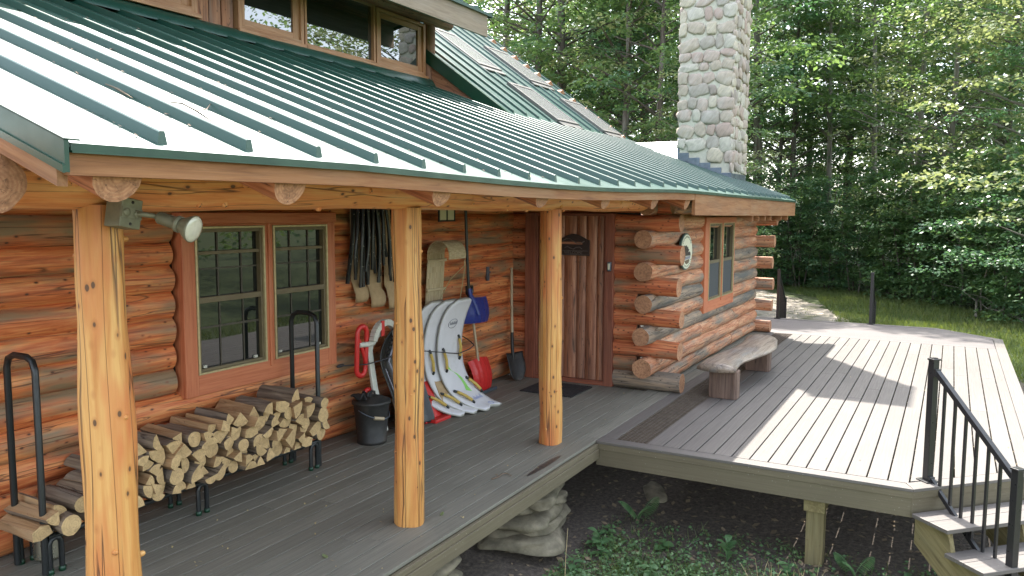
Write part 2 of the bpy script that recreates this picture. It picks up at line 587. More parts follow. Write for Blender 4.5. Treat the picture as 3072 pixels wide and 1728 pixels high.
# ------------------------------------------------------------------ the cabin
RC, RS = 2.62, .365            # porch roof plane: z = RC + RS*y
YE, XL, XR = -.70, -2.80, 10.72
SAG = [(-2.8, 0), (-1.4, .008), (.4, -.02), (1.8, -.02), (3.9, .022), (6.0, .012), (10.8, -.004)]


def sag(x, y):
    for (a, b), (c, d) in zip(SAG, SAG[1:]):
        if x <= c or c == 10.8:
            t = max(0, min(1, (x - a) / (c - a)))
            return (b + (d - b) * t) * max(0, 1 - (y - YE) / 3)
    return 0


def rz(x, y):
    return RC + RS * y + sag(x, y)


cabin = thing('log_cabin', 'log cabin with green ribbed metal roof, open porch and cobblestone chimney', 'cabin', (0, 1.9, 0))

# --- log walls
ZC = [2.02 - .191 * k for k in range(11)]
b = MB()
for z in [2.21, 2.40] + ZC:
    r = .116 + RND.uniform(-.007, .009)
    if .70 < z < 2.2:
        b.log((-2.7, 1.90, z), (-.44, 1.90, z), r, mi=0)
        b.log((1.29, 1.90, z), (4.86, 1.90, z), r, mi=0)
    else:
        b.log((-2.7, 1.90, z), (4.86, 1.90, z), r, mi=0)
b.box(-2.6, 4.8, 1.88, 1.92, 0, 2.5, 2)
b.build('porch_back_wall', ['wall_log', 'end', 'interior'], cabin)

b = MB()
for k, z in enumerate(ZC):
    r = .108 + RND.uniform(-.006, .006)
    tip = -.42 + RND.uniform(-.02, .03) if k % 2 == 0 else .10
    if k == 10:
        tip, r = -.46, .115
    b.log((4.83, tip, z), (4.83, .40, z), r, mi=2 if k == 10 else 0, cap=1)
    b.log((4.83, 1.58, z), (4.83, 1.86, z), r, mi=0)
b.log((4.83, -.30, 2.235), (4.83, 1.9, 2.235), .11)
b.box(4.81, 4.85, .1, 1.9, 0, 2.2, 3)
b.log((4.83, -.28, 2.43), (4.83, 1.9, 2.43), .105)
b.log((4.83, .6, 2.62), (4.83, 1.9, 2.62), .105)
b.build('entry_wall', ['entry_log', 'end', 'grey_log', 'interior'], cabin)

b = MB()
for k, z in enumerate(ZC):
    r = .112 + RND.uniform(-.008, .006)
    x0 = 4.50 + RND.uniform(-.03, .07) if k % 2 else 4.90
    mi = 2 if k in (6, 7) else (0 if k < 10 else 0)
    x1 = 10.42 if k % 2 == 0 else 10.28
    y = -.05 + RND.uniform(-.012, .012)
    cap = 1
    if z > .70 and z < 2.0:
        b.log((x0, y, z), (6.76, y, z), r, mi=2 if k in (4, 5) and k % 2 else 0, cap=cap)
        b.log((8.46, y, z), (x1, y, z), r, mi=3 if k in (3, 5) else 0)
    elif k >= 8:
        cut = [x0, 7.0 + .9 * (k - 8) - .3, 8.6 + .3 * (k - 8), x1]
        for a, c in zip(cut, cut[1:]):
            b.log((a, y, z), (c + .004, y, z), r, mi=0)
    else:
        b.log((x0, y, z), (x1, y, z), r, mi=mi)
b.box(4.9, 10.2, -.06, -.04, 0, 2.3, 4)
b.box(4.95, 10.2, -.04, -.01, 2.1, 2.52, 4)
b.log((4.6, -.05, 2.205), (10.28, -.05, 2.205), .10)
b.build('room_wall', ['room_log', 'end', 'grey_log', 'grey_log', 'interior'], cabin)

b = MB()
for k, z in enumerate(ZC):
    if k % 2 == 0:
        b.log((10.34, -.44 + RND.uniform(-.03, .03), z), (10.34, 3.0, z), .104, n=14)
    else:
        b.log((10.34, .0, z), (10.34, 3.0, z), .104, n=12)
for k in range(14):
    b.log((10.34, 2.9, .1 + .19 * k), (10.34, 11.2, .1 + .19 * k), .1, n=8)
for k in range(22):
    z = 2.76 + .19 * k
    w = 6.8 - z
    if w > .1:
        b.log((10.34, max(1.2, 7 - w / .72), z), (10.34, 7 + w / .72, z), .1, n=8)
b.build('end_wall', ['room_log', 'end'], cabin)
b = MB()
for k in range(15):
    z = .1 + .19 * k
    b.log((-2.62, 1.8, z), (-2.62, 11.2, z), .1, n=8)
    b.log((-2.7, 11.2, z), (10.4, 11.2, z), .1, n=8)
b.build('rear_wall', ['room_log', 'end'], cabin)
b = MB()
b.prism([(-2.66, 1.82, 2.35), (-2.66, 1.82, 3.20), (-2.66, 3.75, 3.90), (-2.66, 3.75, 5.05), (-2.66, 5.2, 5.4), (-2.66, 7, 6.7), (-2.66, 11.1, 3.7), (-2.66, 11.1, 2.35)], (.06, 0, 0), 0, (0, 1, 0))
b.box(-2.6, 5.6, 1.86, 1.92, 2.45, 3.20)
b.build('gable_boards', 'dark_beam', cabin)

# --- porch posts, beam, rafters
for x, rt, rb in ((-2.2, .098, .118), (0, .092, .106), (2.2, .098, .106)):
    b = MB()
    b.log((x, 0, 0.002), (x - .012, 0, 2.17), rb, rt, n=32, wob=.15, bow=.010)
    for q in range(14):                                   # branch stubs
        z, a = RND.uniform(.1, 2.05), RND.uniform(0, 2 * PI)
        rr = rb + (rt - rb) * z / 2.17
        d = V((math.cos(a), math.sin(a), RND.uniform(-.1, .3))).normalized()
        p = V((x, 0, z)) + d * (rr - .012)
        b.tube([p, p + d * .016, p + d * .022], [.016, .012, .005], 8)
    b.build('porch_post', ['post_log', 'end'], cabin)
b = MB()
b.log((-3.3, .01, 2.285), (4.52, -.01, 2.285), .135, .128, n=26, wob=.07, bow=.015)
for q in range(26):
    x, a = RND.uniform(-2.8, 4.2), RND.uniform(PI * .9, PI * 1.45)
    p = V((x, .0, 2.285)) + V((0, math.cos(a), math.sin(a))) * .122
    d = V((.15, math.cos(a), math.sin(a)))
    b.tube([p, p + d * .014, p + d * .02], [.019, .016, .007], 9, cap=2)
b.build('porch_beam', ['beam_log', 'end', 'bark'], cabin)
b = MB()
b.log((-2.80, -.34, 2.24), (-2.80, 1.9, 2.24), .10, n=22)
b.build('tie_log', ['beam_log', 'end'], cabin)
for x in (-2.565, -1.74, -.55, .72, 1.9, 3.14, 4.22):
    b = MB()
    b.log((x, -.655, RC - .655 * RS - .118), (x, 1.95, RC + 1.95 * RS - .145), .094 + RND.uniform(-.004, .004), n=18, wob=.05)
    b.build('rafter', ['ceiling', 'end'], cabin)
b = MB()
for x in (7.35, 7.75, 8.2, 8.65, 9.5, 10.1):
    b.prism([(x, -.68, 2.30), (x, -.68, 2.02), (x, -.64, 2.01), (x, .1, 2.36), (x, .1, 2.56)], (.04, 0, 0), 0, (0, 1, .3))
b.build('rafter_tail', 'fascia', cabin)
b = MB()                                                  # boards under the metal
y = -.66
while y < 1.9:
    for x0, x1 in ((-2.76, 1.3), (1.303, 4.7)):
        c = V(((x0 + x1) / 2, y + .068, RC + RS * (y + .068) - .062))
        b.obox(c, ((x1 - x0) / 2, 0, 0), (0, .066, .066 * RS), (0, -.004, .011))
    y += .14
b.build('porch_ceiling', 'ceiling', cabin)

# --- fascia, rakes, drip edge
b = MB()


def eave_strip(b, x0, x1, y0, y1, dt, db, mi=0, step=.7):
    n = max(1, int((x1 - x0) / step))
    for i in range(n):
        a, c = x0 + (x1 - x0) * i / n, x0 + (x1 - x0) * (i + 1) / n
        za, zc = sag(a, YE), sag(c, YE)
        o = x0 * 3.1
        vs, gs = [], []
        for x, dz in ((a, za), (c, zc)):
            for yy in (y0, y1):
                for d in (dt, db):
                    vs.append((x, yy, d + dz))
                    gs.append((yy, d, x + o))
        fs = [(0, 1, 5, 4), (2, 6, 7, 3), (0, 4, 6, 2), (1, 3, 7, 5)]
        if i == 0:
            fs.append((0, 2, 3, 1))
        if i == n - 1:
            fs.append((4, 5, 7, 6))
        b.add(vs, fs, mi, gs)


eave_strip(b, -2.765, 4.35, -.695, -.66, 2.332, 2.260)
b.build('eave_fascia', 'fascia', cabin)
b = MB()
for x0, x1 in ((4.352, 7.1), (7.103, 10.2), (10.203, 10.70)):
    eave_strip(b, x0, x1, -.70, -.663, 2.334, 2.095)
b.build('deep_fascia', 'fascia', cabin)
b = MB()
eave_strip(b, XL + .03, XR, -.715, -.698, 2.362, 2.332)
eave_strip(b, XL + .03, XR, -.722, -.716, 2.338, 2.330)
b.build('drip_edge', 'trim_green', cabin)
b = MB()


def rake(b, x0, x1, y0, y1, top, bot, mi=0, fn=lambda y: RC + RS * y):
    pts = [(x0, y0, fn(y0) + top), (x0, y1, fn(y1) + top), (x0, y1, fn(y1) + bot), (x0, y0, fn(y0) + bot)]
    b.prism(pts, (x1 - x0, 0, 0), mi, (0, 1, RS))


rake(b, XL - .004, XL + .012, -.735, 4.2, .018, -.085)
rake(b, XL - .004, XL + .05, -.735, 4.2, .022, .016)
rake(b, XL - .012, XL - .004, -.735, 4.2, -.062, -.087)
b.build('rake_trim', 'trim_green', cabin)
b = MB()
rake(b, XL + .014, XL + .05, -.66, 4.2, -.03, -.155)
b.build('rake_board', 'fascia', cabin)

# --- porch roof: pans and standing ribs
b = MB()
ribx = [-2.37 + .4145 * k for k in range(32)]


def roof_sheet(b, xs, y0, y1, fn, ribs, rib_y0, slope, x_keep=lambda x: True, thick=.012, rh=.049):
    ny = 6
    for a, c in zip(xs, xs[1:]):
        ya = y1(a + .001) if callable(y1) else y1
        for j in range(ny):
            u0, u1 = y0 + (ya - y0) * j / ny, y0 + (ya - y0) * (j + 1) / ny
            b.add([(a, u0, fn(a, u0)), (c, u0, fn(c, u0)), (c, u1, fn(c, u1)), (a, u1, fn(a, u1))], [(0, 1, 2, 3)])
        b.add([(a, y0, fn(a, y0)), (c, y0, fn(c, y0)), (c, y0, fn(c, y0) - thick), (a, y0, fn(a, y0) - thick)], [(0, 3, 2, 1)])
    for x in ribs:
        ya = y1(x) if callable(y1) else y1
        prof = [(-.021, 0), (-.0145, rh - .005), (-.008, rh), (.010, rh), (.021, 0)]
        for j in range(ny):
            u0, u1 = rib_y0 + (ya - rib_y0) * j / ny, rib_y0 + (ya - rib_y0) * (j + 1) / ny
            vs = [(x + p, u, fn(x, u) + q) for u in (u0, u1) for p, q in prof]
            fs = [(q, q + 5, q + 6, q + 1)[::-1] for q in range(4)]
            if j == 0:
                fs.append((0, 1, 2, 3, 4)[::-1])
            b.add(vs, fs)


top_y = lambda x: 3.84 if x < 5.64 else 2.42
roof_sheet(b, [XL] + ribx + [XR], -.712, top_y, rz, ribx, -.64, RS)
b.build('porch_roof', 'roof_green', cabin)

# --- steep main roof with skylights
SY, SZ, SS = 2.35, 3.47, .72
sz = lambda x, y: SZ + SS * (y - SY)
b = MB()
srib = [6.01 + .405 * k for k in range(12)]
roof_sheet(b, [5.66] + srib + [XR], 2.33, 7.0, sz, srib, 2.50, SS, rh=.04)
b.add([(5.66, 7, sz(0, 7)), (XR, 7, sz(0, 7)), (XR, 11.6, sz(0, 2.4)), (5.66, 11.6, sz(0, 2.4))], [(0, 1, 2, 3)])
b.add([(XL, 7, sz(0, 7) - .02), (5.67, 7, sz(0, 7) - .02), (5.67, 11.6, sz(0, 2.4) - .02), (XL, 11.6, sz(0, 2.4) - .02)], [(0, 1, 2, 3)])
b.add([(XL, 4.6, sz(0, 4.6)), (5.66, 4.6, sz(0, 4.6)), (5.66, 7, sz(0, 7)), (XL, 7, sz(0, 7))], [(0, 1, 2, 3)])
main_roof = b.build('main_roof', 'roof_green', cabin)
b = MB()
rake(b, 5.63, 5.662, 2.30, 4.6, .03, -.16, 0, lambda y: sz(0, y))
rake(b, 5.63, 5.70, 2.30, 4.6, .045, .03, 0, lambda y: sz(0, y))
b.build('steep_rake_trim', 'trim_green', cabin)
b = MB()
rake(b, XR, XR + .02, 2.3, 7, .02, -.14, 0, lambda y: sz(0, y))
rake(b, XR, XR + .02, -.70, 2.4, .02, -.10)
b.build('far_rake_trim', 'trim_green', cabin)
b = MB()
b.prism([(5.67, 2.42, rz(5.67, 2.42)), (5.67, 3.82, rz(5.67, 3.82)), (5.67, 3.82, sz(0, 3.82) - .08), (5.67, 2.5, sz(0, 2.5) - .08)], (.05, 0, 0), 0, (0, 1, .5))
b.build('cheek_board', 'dark_beam', cabin)
b = MB()
b.box(5.7, 10.3, 2.5, 2.6, 2.4, 3.45)
b.build('upper_wall', 'dark_beam', cabin)

nv = V((0, -SS, 1)).normalized()
tv = V((0, 1, SS)).normalized()
for x0, x1, y0, y1 in ((7.25, 8.02, 3.86, 4.85), (9.05, 9.95, 3.84, 4.85), (7.50, 8.35, 2.52, 3.46), (9.45, 10.35, 2.52, 3.42)):
    b = MB()
    L = (y1 - y0) / tv.y
    c = V(((x0 + x1) / 2, (y0 + y1) / 2, sz(0, (y0 + y1) / 2)))
    w = (x1 - x0) / 2
    for q in (-1, 1):
        b.obox(c + V((q * (w - .03), 0, 0)) + nv * .02, (.03, 0, 0), tv * (L / 2), nv * .03)
        b.obox(c + tv * (q * (L / 2 - .035)) + nv * .02, (w - .06, 0, 0), tv * .035, nv * .032)
    b.obox(c - tv * (L / 2 + .05) + nv * .02, (w - .02, 0, 0), tv * .07, nv * .012)
    s = b.build('skylight', 'skylight_metal', cabin, .004)
    g = MB()
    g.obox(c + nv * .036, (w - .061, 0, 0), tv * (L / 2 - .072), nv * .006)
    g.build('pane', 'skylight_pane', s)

# --- shed dormer
DY = 3.8
b = MB()
b.box(-2.7, 5.6, DY + .05, DY + .12, 3.95, 5.15)
for x in (.02, 1.50, 1.66, 1.83):
    b.box(x, x + .15, DY - .03 - .012 * RND.random(), DY + .05, 4.06, 4.9)
b.box(-2.7, 0, DY - .03, DY + .05, 4.06, 4.9)
b.build('dormer_wall', ['dark_beam'], cabin, .006)


def dormer_window(x0, x1, z0, z1, bord, deep):
    f = MB()
    y0 = DY - .06
    f.box(x0, x0 + bord, y0, DY + .05, z0, z1)
    f.box(x1 - bord, x1, y0, DY + .05, z0, z1)
    f.box(x0 + bord, x1 - bord, y0 + .002, DY + .05, z1 - bord * .8, z1)
    f.box(x0 + bord, x1 - bord, y0 + .002, DY + .05, z0, z0 + bord * .9)
    f.box(x0 - .02, x1 + .02, y0 - .04, y0 + .0, z0 - .045, z0)
    if deep:
        q = bord
        f.box(x0 + q, x0 + q + .07, y0 + .03, DY + .05, z0 + q, z1 - q)
        f.box(x1 - q - .1, x1 - q, y0 + .03, DY + .05, z0 + q, z1 - q)
        f.box(x0 + q + .07, x1 - q - .1, y0 + .032, DY + .05, z1 - q - .06, z1 - q * .8)
        f.box(x0 + q + .07, x1 - q - .1, y0 + .032, DY + .05, z0 + q * .9, z0 + q + .07)
        bord += .06
    w = f.build('dormer_window', 'sash_wood', cabin, .004)
    p = MB()
    p.box(x0 + bord, x1 - bord, DY - .01, DY, z0 + bord * .8, z1 - bord * .8)
    p.build('pane', 'dormer_glass', w)


dormer_window(.20, 1.49, 4.16, 4.87, .07, True)
dormer_window(2.03, 3.04, 4.13, 4.90, .05, True)
dormer_window(3.06, 4.40, 4.13, 4.90, .035, False)
dormer_window(4.43, 5.57, 4.13, 4.88, .055, True)
b = MB()
b.log((-2.7, DY - .06, 4.985), (6.12, DY - .10, 4.985), .098, n=20)
b.build('dormer_beam', ['dark_beam', 'end'], cabin)
b = MB()
b.log((5.72, DY - .02, 4.05), (5.72, DY - .02, 4.92), .09, n=18)
b.build('dormer_post', ['dark_beam', 'end'], cabin)
DE = 2.90
dz = lambda x, y: 5.03 + .2 * (y - DE)
b = MB()
b.box(-2.8, 5.97, DE + .02, DE + .055, 4.69, 5.005)
b.build('dormer_fascia', 'pale_fascia', cabin, .003)
b = MB()
drib = [-2.4 + .405 * k for k in range(21)]
roof_sheet(b, [-2.85] + drib + [6.03], DE - .02, 5.3, dz, drib, DE + .02, .2)
b.box(-2.85, 6.03, DE - .022, DE - .004, 4.985, 5.022)
rake(b, 6.03, 6.045, DE - .02, 5.2, .015, -.06, 0, lambda y: dz(0, y))
b.build('dormer_roof', 'roof_green', cabin)
b = MB()
b.prism([(-2.8, DE + .06, 5.0), (-2.8, 4.9, 5.39), (-2.8, 4.9, 5.41), (-2.8, DE + .06, 5.02)], (8.76, 0, 0), 0, (1, 0, 0))
b.build('dormer_soffit', 'dark_beam', cabin)
b = MB()                                                  # crumpled flashing under the dormer sill
nx = 70
vs = []
for i in range(nx + 1):
    x = -2.7 + (5.72 + 2.7) * i / nx
    wv = .016 * noise.noise(V((x * 2.6, 3, 1))) + .010 * noise.noise(V((x * 7, 1, 4)))
    vs += [(x, DY - .02, 4.125), (x, DY - .11 + wv, 4.085 + wv), (x, DY - .17 + wv * 1.4, 4.0 + rz(x, DY) - 4.007 + wv * .8), (x, DY - .175 + wv * 1.4, 3.975 + wv * .8)]
b.add(vs, [(i * 4 + j, i * 4 + j + 1, i * 4 + j + 5, i * 4 + j + 4) for i in range(nx) for j in range(3)], 0, None, True)
b.build('dormer_flashing', 'roof_green', cabin)

# --- chimney
CX0, CX1, CY0, CY1, CZ0, CZ1 = 9.78, 10.86, .25, 1.19, 2.45, 7.9
b = MB()
b.box(CX0, CX1, CY0, CY1, CZ0, CZ1)
b.box(CX0 - .06, CX1 + .06, CY0 - .06, CY1 + .06, CZ1, CZ1 + .08, 1)
chim = b.build('chimney', ['mortar', 'concrete'], cabin)
b = MB()


def stone_face(org, eu, width, z0f, z1, nrm):
    z = z0f - .02
    while z < z1:
        rowh = RND.uniform(.16, .26)
        u = RND.uniform(-.035, -.01)
        while u < width - .03:
            w = RND.uniform(.13, .34)
            if u + w > width - .10:
                w = width + .025 - u
            h = rowh * RND.uniform(.75, 1.15)
            cu = u + w / 2
            if cu < width + .02:
                c = V(org) + V(eu) * cu + V((0, 0, z + rowh / 2 + RND.uniform(-.03, .03))) + V(nrm) * .004
                if c.z - h / 2 > floor_z(c) - .02:
                    a = RND.uniform(-.35, .35)
                    ux = V(eu) * math.cos(a) + V((0, 0, math.sin(a)))
                    uz = V((0, 0, math.cos(a))) - V(eu) * math.sin(a)
                    b.blob(c, ux * (w * .515), uz * (h * .515), V(nrm) * RND.uniform(.024, .04), p=RND.uniform(2.4, 4.2), nu=16, nv=8, wob=.36)
            u += w + .018
        z += rowh + .008


def floor_z(c):
    return rz(c.x, c.y) + (.16 if c.x < CX0 + .05 else .12)


stone_face((CX0, CY0, 0), (0, 1, 0), CY1 - CY0, 2.6, CZ1 - .05, (-1, 0, 0))
stone_face((CX0, CY0, 0), (1, 0, 0), CX1 - CX0, 2.6, CZ1 - .05, (0, -1, 0))
stone_face((CX1, CY0, 0), (0, 1, 0), CY1 - CY0, 2.6, CZ1 - .05, (1, 0, 0))
stone_face((CX0, CY1, 0), (1, 0, 0), CX1 - CX0, 2.9, CZ1 - .05, (0, 1, 0))
b.build('stonework', 'stone', chim)
b = MB()
y = CY1
for st in range(5):                                       # stepped flashing on the side
    y1 = max(CY0 - .012, y - .195)
    zt = rz(CX0, y) + .15 - .02 * st
    b.box(CX0 - .014 - .003 * (st % 2), CX0 + .01, y1, y, rz(CX0, y1) - .05, zt)
    y = y1 - .001
b.box(CX0 - .015, CX1 + .014, CY0 - .018, CY0 + .01, rz(0, CY0) - .06, rz(0, CY0) + .13)
b.box(CX0 - .012, CX0 + .05, CY1 - .02, CY1 + .02, rz(0, CY1) - .05, rz(0, CY1) + .42)
b.build('chimney_flashing', 'galv', chim, .003)
b = MB()                                                  # saddle between the main roof and the chimney
b.add([(9.66, CY1 - .01, 3.045), (10.31, CY1 - .01, 3.46), (10.31, 2.32, 3.46), (10.72, CY1 - .01, 3.2)], [(0, 1, 2), (1, 3, 2)])
b.build('saddle_roof', 'roof_green', cabin)


# --- porch window (pair of sashes behind the wood rack)
def double_window(name, label_frame, x0, x1, z0, z1, sashes, yf, mid, grid, low_screen):
    f = MB()
    y1 = yf + .12
    f.box(x0 - .01, x1 + .01, yf - .012, y1, z1 - .085, z1)
    f.box(x0, sashes[0][0] - .0, yf, y1, z0, z1 - .085)
    f.box(sashes[-1][1], x1, yf, y1, z0, z1 - .085)
    for a, c in zip(sashes, sashes[1:]):
        f.box(a[1], c[0], yf + .004, y1, sashes[0][2], z1 - .085)
        m = (a[1] + c[0]) / 2
        f.box(m - .012, m + .012, yf - .008, yf + .01, sashes[0][2] - .05, z1 - .085)
    f.box(sashes[0][0], sashes[-1][1], yf + .003, y1, z0, sashes[0][2])
    f.box(sashes[0][0], sashes[-1][1], yf + .003, y1, sashes[0][3], z1 - .085)
    w = f.build(name, label_frame, cabin, .005)
    for a, c, lo, hi in sashes:
        s = MB()
        t = .016
        s.box(a, a + t, yf - .008, yf + .05, lo, hi)
        s.box(c - t, c, yf - .008, yf + .05, lo, hi)
        s.box(a + t, c - t, yf - .007, yf + .05, hi - t, hi)
        s.box(a + t, c - t, yf - .007, yf + .05, lo, lo + t)
        s.build('sash_trim', 'brass', w, .002)
        s = MB()
        t2 = .04
        s.box(a + .016, a + t2, yf + .01, yf + .06, lo + .016, hi - .016)
        s.box(c - t2, c - .016, yf + .01, yf + .06, lo + .016, hi - .016)
        s.box(a + t2, c - t2, yf + .012, yf + .06, mid - .022, mid + .022)
        s.box(a + t2, c - t2, yf + .012, yf + .06, hi - .045, hi - .016)
        s.box(a + t2, c - t2, yf + .012, yf + .06, lo + .016, lo + .04)
        if grid:
            zz = hi - (hi - mid) * .36
            s.box(a + t2, c - t2, yf + .022, yf + .052, zz - .013, zz + .013)
        s.build('sash', 'muntin', w, .002)
        p = MB()
        p.box(a + t2 - .01, c - t2 + .01, yf + .055, yf + .06, mid, hi - .03)
        p.box(a + t2 - .01, c - t2 + .01, yf + .045, yf + .05, lo + .03, mid)
        p.build('pane', 'glass', w)
        if grid:
            p = MB()
            for q in (.36, .70):
                xx = a + (c - a) * q
                p.box(xx - .007, xx + .007, yf + .046, yf + .0545, mid + .022, hi - .045)
                p.box(xx - .006, xx + .006, yf + .038, yf + .0445, lo + .04, mid - .022)
            zz = mid + (hi - mid) * .42
            p.box(a + t2, c - t2, yf + .047, yf + .0535, zz - .006, zz + .006)
            zz = lo + (mid - lo) * .62
            p.box(a + t2, c - t2, yf + .039, yf + .0435, zz - .008, zz + .008)
            p.build('muntin', 'grille', w)
            p = MB()
            for xx in (a + .07, c - .11):
                p.box(xx, xx + .035, yf + .03, yf + .044, lo + .042, lo + .062)
            p.build('latch', 'white_plastic', w)
        if low_screen:
            p = MB()
            p.box(a + t2 - .008, c - t2 + .008, yf + .022, yf + .026, lo + .03, mid - .02)
            p.build('insect_screen', 'screen', w)
    return w


double_window('porch_window', 'frame_wood', -.40, 1.26, .74, 2.13, [(-.285, .405, .90, 2.025), (.50, 1.155, .90, 2.025)], 1.745, 1.465, True, False)
double_window('room_window', 'frame_wood', 6.74, 8.47, .72, 2.075, [(6.95, 7.63, .88, 1.995), (7.73, 8.40, .88, 1.995)], -.175, 1.43, False, True)

# --- plank door
f = MB()
f.box(4.695, 4.84, .385, .50, 0.0, 2.13)
f.box(4.695, 4.84, 1.45, 1.60, 0.0, 2.13)
f.box(4.70, 4.84, .50, 1.45, 2.10, 2.13)
f.box(4.70, 4.86, .50, 1.45, 0.0, .055)
f.box(4.715, 4.84, .50, .52, .055, 2.10)
f.box(4.715, 4.84, 1.43, 1.45, .055, 2.10)
f.build('door_frame', 'door_trim', cabin, .006)
d = MB()
y = .522
k = 0
while y < 1.425:
    w = (.10, .15, .125, .17, .12, .14)[k % 6]
    w = min(w, 1.43 - y)
    n = 7
    prof = [(y + w * i / n, 4.755 - .024 * math.sin(PI * i / n) ** .6) for i in range(n + 1)]
    o = RND.uniform(0, 300)
    vs, gs = [], []
    for z in [.058 + (2.098 - .058) * q / 8 for q in range(9)]:
        for yy, xx in prof:
            q = .006 * noise.noise(V((z * 1.7, y * 9, yy * 3)))
            vs.append((xx + q, yy, z))
            gs.append((xx, yy, z + o))
    fs = [(j * (n + 1) + i, (j + 1) * (n + 1) + i, (j + 1) * (n + 1) + i + 1, j * (n + 1) + i + 1) for j in range(8) for i in range(n)]
    d.add(vs, fs, 0, gs, True)
    y += w
    k += 1
d.box(4.77, 4.80, .52, 1.43, .056, 2.099)
d.build('door', 'door_wood', cabin)
# ------------------------------------------------------------------ ground, drive
def gz(x, y):
    n = noise.noise(V((x * .5, y * .5, 2))) * .05 + noise.noise(V((x * 2.3, y * 2.3, 5))) * .018
    z = -.87 + n
    if y > -.2 and x < 2.4:
        z += .10 * min(1, (y + .2))
    d = x - 14
    if d > 0:
        z += -.03 * min(d, 10) / 10
    far = math.hypot(x - 6, y) - 45
    if far > 0:
        z += .045 * far
    return z


def grid_axis(lo, hi, near_lo, near_hi, fine, coarse):
    a = []
    v = lo
    while v < hi:
        a.append(v)
        v += fine if near_lo <= v < near_hi else coarse
    return a + [hi]


gx = grid_axis(-160, 220, -2, 32, .33, 8)
gy = grid_axis(-180, 200, -8, 16, .33, 8)
b = MB()
b.add([(x, y, gz(x, y)) for x in gx for y in gy],
      [(i * len(gy) + j, (i + 1) * len(gy) + j, (i + 1) * len(gy) + j + 1, i * len(gy) + j + 1) for i in range(len(gx) - 1) for j in range(len(gy) - 1)], 0, None, True)
tag(b.build('ground', 'ground'), kind='structure')

b = MB()


def in_poly(x, y, P):
    c = False
    for i in range(len(P)):
        (x0, y0), (x1, y1) = P[i], P[i - 1]
        if (y0 > y) != (y1 > y) and x < (x1 - x0) * (y - y0) / (y1 - y0) + x0:
            c = not c
    return c


DRIVE = [(12.9, 1.2), (14.5, .1), (17, -.6), (19.8, -.7), (22, .0), (24.3, 1.0), (27.8, 3.2), (30.5, 6.5), (31, 13), (24, 17), (14, 16), (12.9, 8)]
st = .15
ix = [12.6 + st * i for i in range(126)]
iy = [-1.4 + st * i for i in range(126)]
for x in ix:
    for y in iy:
        xc, yc = x + st / 2 + .35 * noise.noise(V((x, y, 3))), y + st / 2 + .35 * noise.noise(V((x, y, 8)))
        if in_poly(xc, yc, DRIVE):
            b.add([(x, y, gz(x, y) + .012), (x + st, y, gz(x + st, y) + .012), (x + st, y + st, gz(x + st, y + st) + .012), (x, y + st, gz(x, y + st) + .012)], [(0, 1, 2, 3)], 0, None, True)
tag(b.build('gravel_drive', 'drive'), kind='structure')

# ------------------------------------------------------------------ the deck
deck = thing('deck', 'grey board deck of the porch widening into a wide platform with clipped corners', 'deck', (5, -1, 0))
T = .026
b = MB()


def board(b, pts, mi=0, along=(1, 0, 0)):
    b.prism([(x, y, -T) for x, y in pts], (0, 0, T), mi, along)


def cuts(x0, x1):
    out, x = [x0], x0
    while True:
        x += RND.uniform(2.2, 4.6)
        if x > x1 - .8:
            break
        out.append(x)
    return out + [x1]


y = -.345
while y < 1.78:
    w = .1395 if y > -.3 else .144
    xe = 4.705 if y + w > .06 else 10.33
    for x0, x1 in zip(*(lambda c: (c[:-1], c[1:]))(cuts(-4.4, xe))):
        board(b, [(x0 + .0015, y), (x1 - .0015, y), (x1 - .0015, y + w), (x0 + .0015, y + w)])
    y += w + .0085
b.build('porch_boards', 'porch_board', deck, .003)

chx = lambda y: 2.47 if y > -3.03 else 2.47 + (-3.03 - y)
chf = lambda y: 12.5 if y > -3.02 else 12.5 - (-3.02 - y) * .95
b = MB()
W = .1455
y = -.803 - W
while y > -3.90:
    y1 = y + W
    x0a, x0b = chx(y) + (.145 if y > -3.03 else .2), chx(y1) + (.145 if y1 > -3.0 else .2)
    c = cuts(max(x0a, x0b), 10.34)
    for i, (a, d) in enumerate(zip(c, c[1:])):
        a0, a1 = (x0a, x0b) if i == 0 else (a + .002, a + .002)
        board(b, [(a0, y), (d - .002, y), (d - .002, y1), (a1, y1)])
    y -= W + .0115
if y + W > -3.885:
    board(b, [(chx(-3.9) + .2, -3.894), (10.34, -3.894), (10.34, y + W), (chx(y + W) + .2, y + W)])
board(b, [(2.61, -.352), (10.33, -.352), (10.33, -.49), (2.61, -.49)])
b.build('platform_boards', 'deck_board', deck, .003)
b = MB()
x = 10.35
while x < 12.3:
    w = .146
    ylo = -3.89
    if chf(ylo) - .2 < x + w:
        ylo0 = -3.02 + (12.5 - .2 - x) / -.95
        ylo1 = -3.02 + (12.5 - .2 - x - w) / -.95
    else:
        ylo0 = ylo1 = ylo
    board(b, [(x, max(ylo0, -3.89)), (x + w, max(ylo1, -3.89)), (x + w, 2.4), (x, 2.4)], 0, (0, 1, 0))
    x += w + .004
b.build('far_boards', 'deck_far', deck, .003)
b = MB()
t, n_ = V((.7071, -.7071, 0)), V((-.7071, -.7071, 0))
e = .141


def edge_board(p, q, w, ins0=0.0, ins1=0.0):
    p, q = V((*p, 0)), V((*q, 0))
    d = (q - p).normalized()
    s = V((d.y, -d.x, 0))
    if (V((6, -1.5, 0)) - p).dot(s) < 0:
        s = -s
    board(b, [tuple((p)[:2]), tuple(q[:2]), tuple((q + s * w - d * ins1)[:2]), tuple((p + s * w + d * ins0)[:2])], 0, d)


